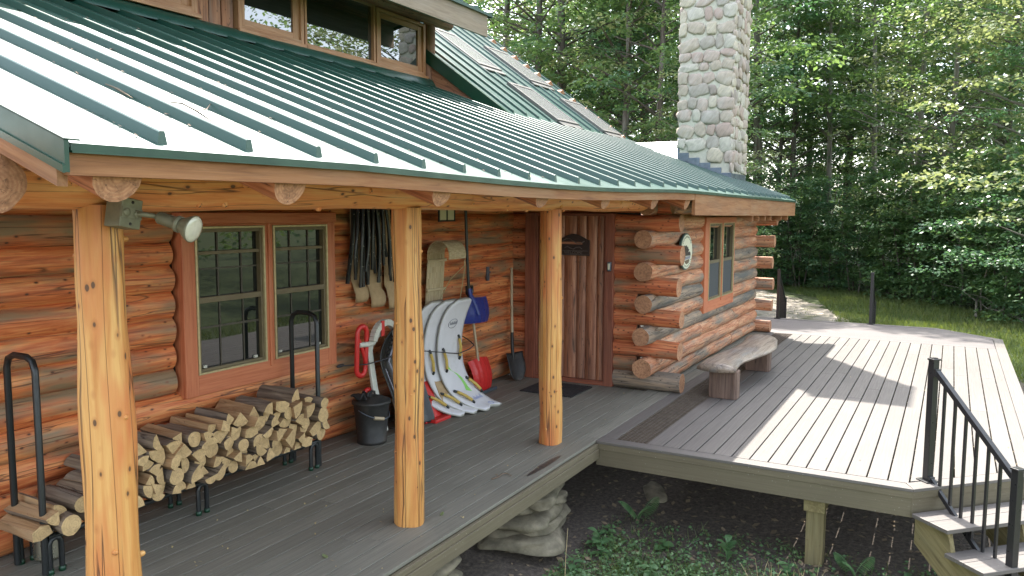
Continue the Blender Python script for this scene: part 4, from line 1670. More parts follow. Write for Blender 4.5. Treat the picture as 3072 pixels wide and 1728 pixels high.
# --- three curved foam boards leaning together
boards = [
    (0.0, 0.0, 'white foam snow board with lime stripe and yellow grips, nearest of three'),
    (-.17, .055, 'pale foam snow board, middle of the three leaning against the wall'),
    (-.34, .11, 'pale foam snow board, rearmost of three and half behind the porch post'),
]
PR = [(1.10, .012), (1.20, .05), (1.31, .12), (1.40, .22), (1.46, .34), (1.495, .48), (1.51, .64), (1.51, .80), (1.495, .94), (1.47, 1.06), (1.44, 1.15), (1.41, 1.20)]
for bi, (dx, dy, lab) in enumerate(boards):
    root = thing('foam_board', lab, 'foam board', (2.95 + dx, 1.3 + dy, 0), 'foam boards leaning on the wall')
    NS, NT_ = 11, len(PR)
    top, bot = [], []

    def prof_pt(tq):
        f = tq * (NT_ - 1)
        i = min(int(f), NT_ - 2)
        q = f - i
        return PR[i][0] + (PR[i + 1][0] - PR[i][0]) * q, PR[i][1] + (PR[i + 1][1] - PR[i][1]) * q

    def bpt(tq, sx, lift=0.0):
        y, z = prof_pt(tq)
        y2, z2 = prof_pt(min(1, tq + .02))
        y1, z1 = prof_pt(max(0, tq - .02))
        d = V((0, y2 - y1, z2 - z1)).normalized()
        nn = V((0, -d.z, d.y))
        xc = 3.06 - .13 * tq - .20 * math.sin(min(1, tq * 1.05) * PI) + dx
        return V((xc + sx, y + dy, z)) + nn * lift

    def hw(tq):
        w = .235
        if tq < .2:
            w = .175 + .06 * (tq / .2)
        if tq > .72:
            q = (tq - .72) / .28
            w = .235 * math.sqrt(max(0.0, 1 - (q * .90) ** 2.6))
        return w
    NN = 26
    b = MB()
    vs = []
    for side, lift in ((0, .022), (1, -.022)):
        for i in range(NN + 1):
            tq = i / NN
            for j in range(NS):
                u = -1 + 2 * j / (NS - 1)
                tt = tq
                if i == 0:
                    tt = .035 * (math.cos(u * PI * 1.5) * .5 + .5) * (1 if abs(u) < .9 else .2)
                ed = (1 - abs(u) ** 6) * .6 + .4
                vs.append(bpt(tt, u * hw(tq), lift * ed))
    K = (NN + 1) * NS
    fs, ms = [], []
    for i in range(NN):
        for j in range(NS - 1):
            a = i * NS + j
            fs.append((a, a + 1, a + NS + 1, a + NS)); ms.append(0)
            fs.append((K + a, K + a + NS, K + a + NS + 1, K + a + 1)); ms.append(1)
    for i in range(NN):
        a, c2 = i * NS, (i + 1) * NS
        fs.append((a, c2, K + c2, K + a)); ms.append(1)
        a += NS - 1; c2 += NS - 1
        fs.append((a, K + a, K + c2, c2)); ms.append(1)
    for j in range(NS - 1):
        fs.append((j, K + j, K + j + 1, j + 1)); ms.append(1)
        a = NN * NS + j
        fs.append((a, a + 1, K + a + 1, K + a)); ms.append(1)
    b.add(vs, fs, ms, None, True)
    b.build('board', ['foam', 'foam_side'], root)
    for tq, sx, ang in ((.50, -.155, .1), (.56, .135, .05), (.20, -.15, .35), (.27, .19, .3)):
        if bi and sx > 0:
            continue
        p0 = bpt(tq - .055, sx + ang * .08, .042)
        p1 = bpt(tq + .055, sx - ang * .08, .042)
        b = MB()
        b.tube([p0, p0.lerp(p1, .5) + V((0, -.012, .004)), p1], .0165, 10)
        g = b.build('grip', 'yellow_foam', root)
        b = MB()
        for p, s in ((p0, -1), (p1, 1)):
            e = bpt(tq + .075 * s, sx - ang * .1 * s, .022)
            b.tube([p, p.lerp(e, .5) + V((0, -.008, 0)), e], [.012, .013, .016], 8)
        b.build('strap_ends', 'black_plastic', g)
    if bi == 0:
        b = MB()                                          # lime squiggle printed on the board
        sq = [(.475, -.10), (.43, -.075), (.405, .0), (.37, .055), (.325, .075), (.28, .07), (.235, .045)]
        wd = [.012, .035, .042, .04, .03, .03, .045]
        vs = []
        for (tq, sx), w in zip(sq, wd):
            vs += [bpt(tq + .012, sx - w * .8, .0238), bpt(tq - .012, sx + w * .8, .0238)]
        b.add(vs, [(2 * i, 2 * i + 1, 2 * i + 3, 2 * i + 2) for i in range(len(sq) - 1)])
        b.build('lime_stripe', 'lime', root)
        b = MB()
        pts = [bpt(.735 + .035 * math.sin(a), -.03 + .085 * math.cos(a), .024) for a in [2 * PI * i / 24 for i in range(24)]]
        b.tube(pts, .003, 4, closed=True)
        for q in range(7):
            a0 = -.085 + .019 * q
            b.tube([bpt(.722, a0, .024), bpt(.748, a0 + .012 * (q % 2), .024), bpt(.725, a0 + .016, .024)], .0026, 4)
        b.build('oval_print', 'print_grey', root)
        b = MB()
        for q in range(9):
            a0 = -.04 + .02 * q
            hgt = .018 + .012 * ((q * 7) % 3)
            vs = [bpt(.145, a0, .0238), bpt(.145, a0 + .013, .0238), bpt(.145 + hgt, a0 + .013, .0238), bpt(.145 + hgt, a0, .0238)]
            b.add(vs, [(0, 1, 2, 3)])
        b.build('tail_print', 'print_blue', root)
        b = MB()
        pts = [bpt(.055 + .022 * math.sin(a), .06 + .03 * math.cos(a), .024) for a in [2 * PI * i / 16 for i in range(16)]]
        b.tube(pts, .003, 4, closed=True)
        b.build('tail_mark', 'print_blue', root)

# --- flat panel and red sled foot behind the boards
b = MB()
b.obox((2.62, 1.42, .20), (.13, 0, 0), V((0, .10, .19)), V((0, .006, -.003)))
tag(b.build('brown_panel', 'cardboard', origin=(2.62, 1.42, 0)), 'flat brown panel leaning on the wall behind the foam boards', 'panel')
b = MB()
b.obox((2.30, 1.47, .19), (.16, 0, 0), V((0, .10, .185)), V((0, .012, -.006)))
b.obox((2.34, 1.33, .02), (.14, 0, 0), (0, .05, 0), (0, 0, .018))
tag(b.build('red_sled', 'red_plastic', bevel=.01, origin=(2.42, 1.42, 0)), 'red plastic sled standing behind the middle porch post, only its foot showing', 'sled')

# --- red and white steering sled
sl_ = thing('steering_sled', 'white plastic sled with curled top and red looped steering handle', 'sled', (1.62, 1.5, 0))
b = MB()
xc = 1.45
pts = [(xc + .062 * math.cos(a), 1.62, .60 + .06 + .06 * math.sin(a)) for a in [PI + PI * i / 8 for i in range(9)]]
pts += [(xc + .068 * math.cos(a), 1.60, 1.0 + .07 * math.sin(a)) for a in [PI * i / 8 for i in range(9)]]
b.tube(pts, .026, 10, closed=True, flat=.8)
b.tube([(xc - .05, 1.6, .95), (xc + .02, 1.6, .80), (xc + .05, 1.6, .70)], .018, 8)
hl = b.build('handle_loop', 'red_plastic', sl_)
b = MB()


def band(b, pts, w, th, mi=0):
    for p, q in zip(pts, pts[1:]):
        p, q = V(p), V(q)
        d = q - p
        nn = V((1, 0, 0)).cross(d).normalized()
        b.obox((p + q) / 2, (w / 2, 0, 0), d * .52, nn * th / 2, mi)


for x in (1.60, 1.86):
    pts = [(x, 1.46, .06), (x, 1.58, .45), (x, 1.64, .80), (x, 1.62, .90)]
    band(b, pts, .07, .03)
    pts2 = [(x - .10 + .13 * math.sin(a), 1.56 - .02 * math.sin(a), .93 + .13 * math.sin(a)) for a in (0, .5)]
b.build('runner', 'white_plastic', sl_, .006)
b = MB()
arc = [(1.73 - .185 * math.cos(a), 1.55, .88 + .20 * math.sin(a)) for a in [PI * i / 16 for i in range(1, 16)]]
for p, q in zip(arc, arc[1:]):
    p, q = V(p), V(q)
    b.obox((p + q) / 2, (q - p) * .52, V((0, .03, 0)), V((0, 1, 0)).cross(q - p).normalized() * .03)
b.build('curled_top', 'white_plastic', sl_, .004)
b = MB()
b.tube([(1.40, 1.60, .90), (1.50, 1.58, .895), (1.57, 1.57, .90), (1.63, 1.57, .96), (1.68, 1.58, .97)], .026, 10)
b.build('cross_arm', 'white_plastic', sl_)
b = MB()
b.obox((1.665, 1.525, 1.03), (.025, 0, 0), (0, .008, 0), (0, 0, .075))
b.build('clip', 'red_plastic', sl_, .008)
b = MB()
b.tube([(1.54 + .055 * math.cos(a), 1.62, .40 + .05 * math.sin(a)) for a in [PI * i / 10 for i in range(11)]], .022, 10)
b.build('low_loop', 'red_plastic', sl_)

# --- black ribbed sled
bs = thing('black_sled', 'black ribbed plastic sled leaning behind the middle porch post', 'sled', (1.95, 1.4, 0))
b = MB()
NS = 9
vs = []
path = [(1.30, .015), (1.36, .16), (1.43, .34), (1.49, .52), (1.53, .70), (1.54, .86), (1.51, .98), (1.46, 1.05)]
for y, z in path:
    u = z / 1.05
    xl = 1.80 - .19 * (1 - abs(u - .62) * 1.2) * (1 if u > .1 else .8) + .03 * (1 - u)
    xl = 1.70 + .05 * math.sin(u * 5) - .10 * u if u < .75 else 1.62 + .22 * (u - .75) / .25
    for j in range(NS):
        v = j / (NS - 1)
        bowl = .07 * (1 - (2 * v - 1) ** 4)
        vs.append((xl + (2.25 - xl) * v, y + bowl, z))
b.add(vs, [(i * NS + j, i * NS + j + 1, (i + 1) * NS + j + 1, (i + 1) * NS + j) for i in range(len(path) - 1) for j in range(NS - 1)], 0, None, True)
o = b.build('shell', 'black_plastic', bs)
m_ = o.modifiers.new('thick', 'SOLIDIFY')
m_.thickness = .02
m_ = o.modifiers.new('smooth', 'SUBSURF')
m_.levels = m_.render_levels = 2
b = MB()
for k in range(6):
    z = .72 + .042 * k
    x = 1.735 + .012 * k
    b.obox((x + .03, 1.535 - .004 * k, z), (.045, 0, .012), (0, .014, 0), (-.002, 0, .010))
b.build('tread_ribs', 'iron', bs, .004)
b = MB()
b.tube([(1.71, 1.33, .10), (1.74, 1.40, .30), (1.70, 1.46, .50), (1.67, 1.50, .64)], .006, 6)
b.tube([(1.79, 1.33, .10), (1.82, 1.41, .32), (1.78, 1.47, .55), (1.73, 1.51, .70), (1.80, 1.5, .86)], .011, 6)
b.build('edge_trim', 'print_grey', bs)
b = MB()
b.tube([(1.88, 1.40, .40)] + [(1.88 + .075 * math.sin(a), 1.36, .30 + .10 * math.cos(a)) for a in [PI * i / 8 for i in range(9)]] + [(1.86, 1.38, .20)], .018, 8)
b.build('pull_handle', 'yellow_foam', bs)

# --- cable lock across the sleds
b = MB()
ctrl = [(1.30, 1.775, .70), (1.36, 1.74, .70), (1.45, 1.55, .715), (1.62, 1.48, .74), (1.85, 1.44, .78), (2.2, 1.40, .74), (2.6, 1.36, .66), (2.80, 1.40, .62), (3.0, 1.385, .64), (3.16, 1.42, .66), (3.24, 1.55, .70), (3.28, 1.78, .78)]
fine = []
for p, q in zip(ctrl, ctrl[1:]):
    for s in range(4):
        fine.append(V(p).lerp(V(q), s / 4))
b.tube(fine + [ctrl[-1]], .0065, 6)
b.lathe((3.28, 1.775, .78), [(0, .02), (.02, .016), (.022, 0)], 12, 0, (0, -1, 0))
b.tube([(1.33 + .05 * math.cos(a), 1.765, .70 + .012 * math.sin(a)) for a in [2 * PI * i / 12 for i in range(12)]], .005, 5, closed=True)
tag(b.build('cable_lock', 'cable', origin=(2.3, 1.5, .7)), 'grey twisted cable strung from the wall across the leaning sleds', 'cable')

# --- shovels
ss = thing('snow_pusher', 'blue bladed snow shovel with long black shaft hung on the wall', 'snow shovel', (3.4, 1.65, .9))
b = MB()
b.tube([(3.36, 1.66, 2.22), (3.39, 1.655, 1.6), (3.42, 1.65, 1.18)], .0175, 12)
b.build('shaft', 'black_plastic', ss)
b = MB()
NS = 11
vs = []
for i in range(9):
    u = i / 8
    z = 1.155 - .29 * u
    y = 1.60 - .09 * math.sin(u * PI * .6) + .03 * u
    hwid = .40 - .075 * u
    for j in range(NS):
        v = -1 + 2 * j / (NS - 1)
        vs.append((3.42 + .02 * u + hwid * v, y + .06 * v * v + (.006 if j % 2 else 0), z - .05 * v * .4))
b.add(vs, [(i * NS + j, (i + 1) * NS + j, (i + 1) * NS + j + 1, i * NS + j + 1) for i in range(8) for j in range(NS - 1)], 0, None, False)
o = b.build('blade', 'blue_plastic', ss)
m_ = o.modifiers.new('thick', 'SOLIDIFY')
m_.thickness = .008
b = MB()
b.tube([(3.42, 1.645, 1.26), (3.425, 1.63, 1.18), (3.43, 1.58, 1.10), (3.44, 1.53, .96)], [.026, .034, .04, .02], 10, flat=.7)
b.build('socket', 'blue_plastic', ss)

rs = thing('red_snow_shovel', 'red bladed snow shovel with wooden shaft standing behind the foam boards', 'snow shovel', (3.66, 1.62, 0))
b = MB()
b.tube([(3.56, 1.72, 1.10), (3.60, 1.69, .75), (3.64, 1.66, .38)], .0165, 12)
b.build('shaft', 'handle_wood', rs)
b = MB()
dg = [(3.55, 1.725, 1.10), (3.55, 1.725, 1.14), (3.49, 1.725, 1.20), (3.49, 1.725, 1.27), (3.61, 1.725, 1.27), (3.61, 1.725, 1.20), (3.555, 1.725, 1.14)]
b.tube(dg, .017, 10)
b.build('grip', 'black_plastic', rs)
b = MB()
vs = []
for i in range(8):
    u = i / 7
    z = .39 - .37 * u
    y = 1.66 - .04 * math.sin(u * PI) - .06 * u
    for j in range(NS):
        v = -1 + 2 * j / (NS - 1)
        vs.append((3.68 + .22 * v * (1 - .08 * u) + .02 * u, y + .035 * v * v + (.005 if j % 2 else 0), z + .03 * (1 - abs(v)) * (1 - u)))
b.add(vs, [(i * NS + j, (i + 1) * NS + j, (i + 1) * NS + j + 1, i * NS + j + 1) for i in range(7) for j in range(NS - 1)], 0, None, False)
o = b.build('blade', 'red_plastic', rs)
m_ = o.modifiers.new('thick', 'SOLIDIFY')
m_.thickness = .008
b = MB()
b.obox((3.70, 1.555, .022), (.20, 0, 0), (0, .006, 0), (0, 0, .018))
b.build('wear_strip', 'galv', rs)

sp = thing('spade', 'round-pointed digging shovel with pale wooden shaft standing in the wall corner', 'spade', (4.42, 1.62, 0))
b = MB()
b.tube([(4.585, 1.735, 1.43), (4.565, 1.72, 1.0), (4.545, 1.70, .56)], [.0165, .0175, .019], 12)
b.build('shaft', 'handle_wood', sp)
b = MB()
b.tube([(4.548, 1.703, .60), (4.54, 1.695, .40), (4.52, 1.67, .28), (4.49, 1.63, .15)], [.021, .022, .02, .008], 12)
b.build('socket', 'iron', sp)
b = MB()
NS = 11
vs = []
for i in range(13):
    u = i / 12
    z = .33 - .32 * u
    w = .135 * (1 if u < .45 else math.sqrt(max(0, 1 - ((u - .45) / .56) ** 2.2)))
    yb = 1.69 - .12 * u - .02 * math.sin(u * PI)
    xb = 4.53 - .10 * u
    for j in range(NS):
        v = -1 + 2 * j / (NS - 1)
        vs.append((xb + w * v * .95, yb - w * v * .35 - .03 * v * v, z + (.02 * abs(v) if u < .1 else 0)))
b.add(vs, [(i * NS + j, (i + 1) * NS + j, (i + 1) * NS + j + 1, i * NS + j + 1) for i in range(12) for j in range(NS - 1)], 0, None, True)
o = b.build('blade', 'iron', sp)
m_ = o.modifiers.new('thick', 'SOLIDIFY')
m_.thickness = .004

# --- small fittings
b = MB()
b.box(4.03, 4.075, 1.76, 1.79, 1.30, 1.47)
b.box(4.045, 4.06, 1.73, 1.76, 1.40, 1.415)
tag(b.build('wall_bracket', 'galv', bevel=.003, origin=(4.05, 1.77, 1.38)), 'small pale metal bracket on the log wall left of the spade', 'bracket')
ln = thing('wall_lantern', 'small lantern with pale panes hung under the porch beam by the post', 'lantern', (2.9, 1.62, 2.1))
b = MB()
for x in (2.75, 2.90, 3.05):
    b.box(x - .009, x + .009, 1.60, 1.618, 2.045, 2.24)
b.box(2.742, 3.058, 1.598, 1.62, 2.035, 2.052)
b.box(2.742, 3.058, 1.598, 1.72, 2.24, 2.26)
b.build('cage', 'steel', ln, .002)
for x in (2.825, 2.975):
    b = MB()
    b.box(x - .064, x + .064, 1.606, 1.612, 2.053, 2.239)
    b.build('pane', 'sign_cream', ln)
b = MB()
b.box(4.655, 4.695, .405, .452, 1.43, 1.545)
bell = b.build('door_sensor', 'galv', bevel=.008, origin=(4.69, .43, 1.49))
tag(bell, 'small grey keypad box on the door frame right of the door', 'keypad')
b = MB()
b.box(4.649, 4.656, .416, .441, 1.45, 1.525)
b.build('face', 'sign_cream', bell, .003)

fl = thing('floodlight', 'weathered metal floodlight on a square box fixed to the near porch post', 'floodlight', (-2.2, -.16, 2.12))
b = MB()
ax = V((.10, -1, 0)).normalized()
sx_ = V((1, .10, 0)).normalized()
c = V((-2.205, -.165, 2.135))
tl = V((.18, 0, 1)).normalized()
sx2 = tl.cross(ax).normalized()
b.obox(c, sx2 * .052, ax * .045, tl * .062)
bx = b.build('box', 'grey_cast', fl, .004)
b = MB()
b.obox(c + ax * .047, sx2 * .05, ax * .003, tl * .022)
for q in (-.028, .026):
    b.lathe(c + ax * .047 + sx2 * q, [(.018, 0), (.018, .006), (.012, .008), (0, .008)], 14, 0, tuple(ax))
b.lathe(c + ax * .044 + tl * .045, [(.007, 0), (.006, .004), (0, .005)], 8, 1, tuple(ax))
b.lathe(c + ax * .044 - tl * .045, [(.007, 0), (.006, .004), (0, .005)], 8, 1, tuple(ax))
b.build('cover_plate', ['grey_cast', 'iron'], bx)
d = V((.26, -.90, -.28)).normalized()
k0 = c + ax * .05 + sx2 * .026
b = MB()
b.tube([k0, k0 + ax * .02 + V((.012, 0, 0)), k0 + ax * .03 + V((.05, 0, -.006)), k0 + ax * .032 + V((.075, -.005, -.014))], [.011, .012, .011, .013], 10)
b.build('arm', 'grey_cast', fl)
s0 = k0 + ax * .032 + V((.068, -.005, -.012))
b = MB()
pr = [(0, 0), (.026, .0), (.030, .006)]
for q in range(7):
    pr += [(.033, .012 + .014 * q), (.029, .019 + .014 * q)]
pr += [(.040, .116), (.043, .120), (.043, .136), (.036, .140)]
b.lathe(s0, [(r_ * .84, h_ * .80) for r_, h_ in pr], 26, 0, tuple(d))
b.build('socket', 'grey_cast', fl)
b = MB()
b.lathe(s0, [(r_ * .84, h_ * .80) for r_, h_ in [(.033, .136), (.042, .156), (.060, .190), (.068, .208), (.070, .217), (.068, .220)]], 30, 0, tuple(d))
lp = b.build('lamp', 'grey_cast', fl)
b = MB()
b.lathe(s0, [(r_ * .84, h_ * .80) for r_, h_ in [(.0685, .215), (.065, .222), (.045, .2275), (.02, .2295), (0, .230)]], 30, 0, tuple(d))
b.build('lens', 'lens_glass', lp)

# --- doormat
b = MB()
for k in range(13):
    y0 = .575 + .053 * k
    b.box(3.93, 4.55, y0, y0 + .043, .003, .016)
b.box(3.95, 3.99, .575, 1.255, .001, .010)
b.box(4.48, 4.52, .575, 1.255, .001, .010)
tag(b.build('doormat', 'rubber', origin=(4.24, .9, 0)), 'black slatted rubber doormat lying before the plank door', 'doormat')


# --- signs
def text_mesh(s, size, mat, name, parent, mtx, depth=.003):
    cu = bpy.data.curves.new(name, 'FONT')
    cu.body = s
    cu.size = size
    cu.align_x = 'CENTER'
    cu.align_y = 'CENTER'
    cu.extrude = depth
    tmp = bpy.data.objects.new('tmp', cu)
    COL.objects.link(tmp)
    bpy.context.view_layer.update()
    me = bpy.data.meshes.new_from_object(tmp.evaluated_get(bpy.context.evaluated_depsgraph_get()))
    bpy.data.objects.remove(tmp)
    me.name = name
    o = V(parent_loc(parent))
    for v in me.vertices:
        v.co = (mtx @ v.co) - o
    me.materials.clear()
    me.materials.append(M[mat])
    ob = bpy.data.objects.new(name, me)
    COL.objects.link(ob)
    ob.parent = parent
    return ob


sg = thing('welcome_sign', 'dark arched welcome plaque hung on the plank door', 'sign', (4.70, .93, 1.72))
b = MB()
yc, X0 = .925, 4.708
out = [(X0, yc + .215, 1.605), (X0, yc + .215, 1.80)]
for i in range(13):
    u = i / 12
    out.append((X0, yc + .205 - .41 * u, 1.80 + .075 * math.sin(u * PI) ** 1.3 + (.0)))
out += [(X0, yc - .215, 1.80), (X0, yc - .215, 1.605)]
b.prism(out, (.018, 0, 0))
pl = b.build('plaque', 'sign_dark', sg, .004)
b = MB()
b.box(X0 - .006, X0 - .0005, yc - .20, yc + .20, 1.612, 1.618)
b.box(X0 - .006, X0 - .0005, yc - .20, yc + .20, 1.662, 1.668)
b.box(X0 - .005, X0 - .0005, yc - .12, yc + .17, 1.745, 1.775, 1)
b.tube([(X0 - .003, yc + .15 - .05 * i, 1.785 + .03 * math.sin(i * 1.05)) for i in range(7)], .007, 6)
b.tube([(X0 - .003, yc + .12 - .04 * i, 1.70 + .016 * math.sin(i * 1.7)) for i in range(7)], .006, 6)
b.build('relief', ['sign_relief', 'door_wood'], sg)
mx = Matrix(((0, 0, -1, X0 - .002), (-1, 0, 0, yc), (0, 1, 0, 1.64), (0, 0, 0, 1)))
text_mesh('WELCOME', .052, 'sign_relief', 'lettering', sg, mx)

ov = thing('oval_sign', 'cream oval plaque with dark animal picture on the log room wall', 'sign', (5.76, -.17, 1.64))
oc = V((5.77, -.185, 1.64))


def ell(rx, rz_, n=48):
    return [(oc.x + rx * math.cos(2 * PI * i / n), 0, oc.z + rz_ * math.sin(2 * PI * i / n)) for i in range(n)]


b = MB()
b.prism([(x, -.165, z) for x, _, z in ell(.262, .238)], (0, -.03, 0))
b.build('rim', 'sign_green', ov, .006)
b = MB()
b.prism([(x, -.1955, z) for x, _, z in ell(.242, .220)], (0, -.004, 0))
b.build('face', 'sign_cream', ov)


def flatpoly(name, mat, pts, y=-.2005, par=ov):
    b = MB()
    b.prism([(oc.x + px, y, oc.z + pz) for px, pz in pts], (0, -.002, 0))
    return b.build(name, mat, par)


flatpoly('tree_trunk', 'sign_bark', [(-.165, -.06), (-.06, -.085), (-.07, .075), (-.13, .085), (-.155, .02)])
flatpoly('dark_figure', 'sign_dark', [(-.08, -.055), (-.075, .075), (-.04, .085), (.0, .06), (.03, .065), (.06, .03), (.09, .028), (.085, .01), (.05, .005), (.06, -.01), (.12, .0), (.15, -.02), (.16, -.055)], -.2030)
flatpoly('water', 'print_grey', [(-.10, -.065), (.16, -.058), (.15, -.095), (-.08, -.105)])
flatpoly('green_bank', 'sign_bark', [(-.10, -.115), (.12, -.10), (.09, -.145), (.0, -.165), (-.06, -.15)])
for a0, a1, n in ((.62, 2.5, 13), (3.75, 5.7, 12)):
    for k in range(n):
        a = a0 + (a1 - a0) * k / (n - 1)
        b = MB()
        p = oc + V((.212 * math.cos(a), -.016, .192 * math.sin(a)))
        rr = V((math.cos(a), 0, math.sin(a)))
        tt = V((-math.sin(a), 0, math.cos(a)))
        b.obox(p - tt * .006, rr * .011, (0, .001, 0), tt * .002)
        b.obox(p + tt * .004 + rr * (.006 if k % 2 else -.006), rr * .004, (0, .001, 0), tt * .006)
        b.build('letter_mark', 'sign_green', ov)

# --- litter on deck and roof
b = MB()
b.tube([(1.02, -.06, .012), (1.10, -.075, .008), (1.16, -.08, .02), (1.20, -.10, .012), (1.17, -.16, .010)], [.006, .007, .006, .005, .004], 6)
b.tube([(1.10, -.075, .008), (1.12, -.05, .02), (1.13, -.03, .014)], [.005, .004, .003], 6)
tag(b.build('twig', 'bark', origin=(1.1, -.08, 0)), 'small forked twig lying on the porch boards near the edge', 'twig')
b = MB()


def on_roof(x, y, up=.012):
    return (x, y, rz(x, y) + up)


b.tube([on_roof(-1.82, .05, .01), on_roof(-1.72, .05, .012), on_roof(-1.74, -.07, .012), on_roof(-1.79, -.22, .01), on_roof(-1.80, -.27, .008)], [.0025, .004, .004, .003, .002], 5)
b.tube([on_roof(-1.74, -.07, .012), on_roof(-1.62, .0, .012), on_roof(-1.50, .09, .045)], [.003, .003, .0015], 5)
tag(b.build('fallen_twig', 'bark', origin=on_roof(-1.74, .1)), 'bare forked twig lying across the ribs of the porch roof', 'twig')
b = MB()
b.tube([on_roof(-1.975, .25, .01), on_roof(-1.97, .19, .012), on_roof(-1.985, .10, .01), on_roof(-2.0, .03, .01)], [.004, .007, .005, .002], 5)
tag(b.build('bark_scrap', 'bark', origin=on_roof(-2.08, .45)), 'dark strip of fallen bark caught against a roof rib', 'bark')
P = []
for q in range(900):
    x = ribx[RND.randint(0, 24)] - .03 - abs(RND.gauss(0, .05))
    y = RND.uniform(-.6, 3.2)
    if x < XL + .05:
        continue
    s = RND.uniform(.003, .011)
    a = RND.uniform(0, PI)
    c = V(on_roof(x, y, .008))
    u = V((math.cos(a), math.sin(a), RS * math.sin(a))) * s
    w = V((-math.sin(a), math.cos(a), RS * math.cos(a) + RND.uniform(0, .5))) * s * .6
    P.append([c - u - w, c + u - w, c + u + w, c - u + w])
tag(quads('roof_litter', np.array(P), ['bark']), 'scattered dead leaves and seeds caught along the roof ribs', 'leaf litter', kind='stuff')
P = []
for q in range(260):
    x, y = RND.uniform(-1.9, 4.6), RND.uniform(-.33, 1.6)
    if q > 190:
        x, y = RND.uniform(2.7, 10), RND.uniform(-3.9, -1)
    s = RND.uniform(.003, .011)
    a = RND.uniform(0, PI)
    c = V((x, y, .004 + s * .3))
    u = V((math.cos(a), math.sin(a), .2)) * s
    w = V((-math.sin(a), math.cos(a), .3)) * s * .5
    P.append([c - u - w, c + u - w, c + u + w, c - u + w])
tag(quads('wood_chips', np.array(P), ['straw']), 'pale wood chips and petals scattered over the porch boards', 'wood chips', kind='stuff')
for (x, y, a) in ((.22, -.12, .4), (-.72, .12, 1.2)):
    b = MB()
    vs = [(-.03, 0, 0), (-.01, .014, .006), (.02, .012, .004), (.035, 0, .01), (.02, -.012, .005), (-.01, -.014, .007)]
    b.add([(x + p[0] * math.cos(a) - p[1] * math.sin(a), y + p[0] * math.sin(a) + p[1] * math.cos(a), .003 + p[2]) for p in vs], [(0, 3, 2, 1), (0, 5, 4, 3)])
    tag(b.build('fallen_leaf', 'leaf_pale', origin=(x, y, 0)), 'small pale green leaf fallen on the porch boards ' + ('near the middle post' if x > 0 else 'left of the middle post'), 'leaf', 'leaves fallen on the porch')
# ------------------------------------------------------------------ woodland
NR = np.random.default_rng(5)


def leaf_quads(centres, radii, thick, n, size, droop=.25, tilt=.55, narrow=.62):
    """n leaves in each flat spray: (k*n,4,3) quads"""
    k = len(centres)
    c = np.repeat(centres, n, 0)
    r = np.repeat(radii, n, 0)
    m = k * n
    a = NR.uniform(0, 2 * np.pi, m)
    q = np.sqrt(NR.uniform(0, 1, m))
    p = np.stack([np.cos(a) * q * r, np.sin(a) * q * r, NR.normal(0, 1, m) * np.repeat(thick, n) - droop * (q * r) ** 2], 1) + c
    b = a + NR.normal(0, .8, m)
    s = NR.uniform(size[0], size[1], m)
    d = np.stack([np.cos(b), np.sin(b), NR.normal(-.25, .35, m)], 1)
    d /= np.linalg.norm(d, axis=1)[:, None]
    up = np.stack([NR.normal(0, tilt, m), NR.normal(0, tilt, m), np.ones(m)], 1)
    w = np.cross(up, d)
    w /= np.linalg.norm(w, axis=1)[:, None] + 1e-6
    d = d * s[:, None]
    w = w * (s * narrow * .5)[:, None]
    return np.stack([p, p + d * .45 + w, p + d, p + d * .45 - w], 1)


def crown_sprays(H, h0, R, n, shape='maple'):
    cs, rs = [], []
    for i in range(n):
        u = NR.uniform(0, 1)
        z = h0 + (H - h0) * u
        if shape == 'maple':
            rr = R * (.45 + .55 * math.sin(min(1, u * 1.15 + .12) * PI)) * (1.0 if u < .85 else (1 - u) / .15 * .8 + .2)
        else:
            rr = R * (1 - u) ** .8 + .25
        a = NR.uniform(0, 2 * np.pi)
        q = rr * math.sqrt(NR.uniform(.08, 1))
        cs.append((q * math.cos(a), q * math.sin(a), z - .10 * q))
        rs.append(NR.uniform(.45, .95) if shape == 'maple' else NR.uniform(.4, .8))
    return np.array(cs), np.array(rs)


def make_trunk(parent, H, r, bark, sprays, lean=(0, 0), every=4, h0=1.0, n=9):
    b = MB()
    pts, rs = [], []
    m = 14
    sd = RND.uniform(0, 50)
    for i in range(m + 1):
        u = i / m
        pts.append(V((lean[0] * u * H + .16 * noise.noise(V((sd, u * 3, 0))) * min(1, u * 4), lean[1] * u * H + .16 * noise.noise(V((sd, u * 3, 9))) * min(1, u * 4), -.25 + (H + .1) * u)))
        rs.append(r * (1.25 if i == 0 else 1) * (1 - u * .86))
    b.tube(pts, rs, n, wob=.12)
    for c in sprays[::every]:
        c = V(c)
        z = max(h0 * .7, c.z - .35 * math.hypot(c.x, c.y) - .2)
        u = max(0, min(.97, (z + .25) / (H + .1)))
        f = u * m
        i = min(int(f), m - 1)
        p = pts[i].lerp(pts[i + 1], f - i)
        rr = (rs[i] + (rs[i + 1] - rs[i]) * (f - i)) * .42
        rr = min(rr, .05)
        mid = p.lerp(c, .5) + V((RND.uniform(-.12, .12), RND.uniform(-.12, .12), RND.uniform(-.05, .2)))
        b.tube([p, mid, c], [rr, rr * .6, .006], 5, caps=False)
    return b.build('trunk', bark, parent)


def make_tree(name, H, h0, R, n, per, size, r, bark, leaf, shape='maple', lean=(0, 0), every=3, thick=.07, second=None):
    t = thing(name, None, 'tree')
    cs, rs = crown_sprays(H, h0, R, n, shape)
    cs[:, 0] += lean[0] * cs[:, 2]
    cs[:, 1] += lean[1] * cs[:, 2]
    P = leaf_quads(cs, rs, np.full(n, thick), per, size)
    make_trunk(t, H, r, bark, cs, lean, every, h0)
    mi = None
    mats = [leaf]
    if second:
        mats.append(second)
        mi = np.repeat((NR.uniform(0, 1, n) < .3).astype(int), per)
    quads('crown', P, mats, t, mi)
    return t


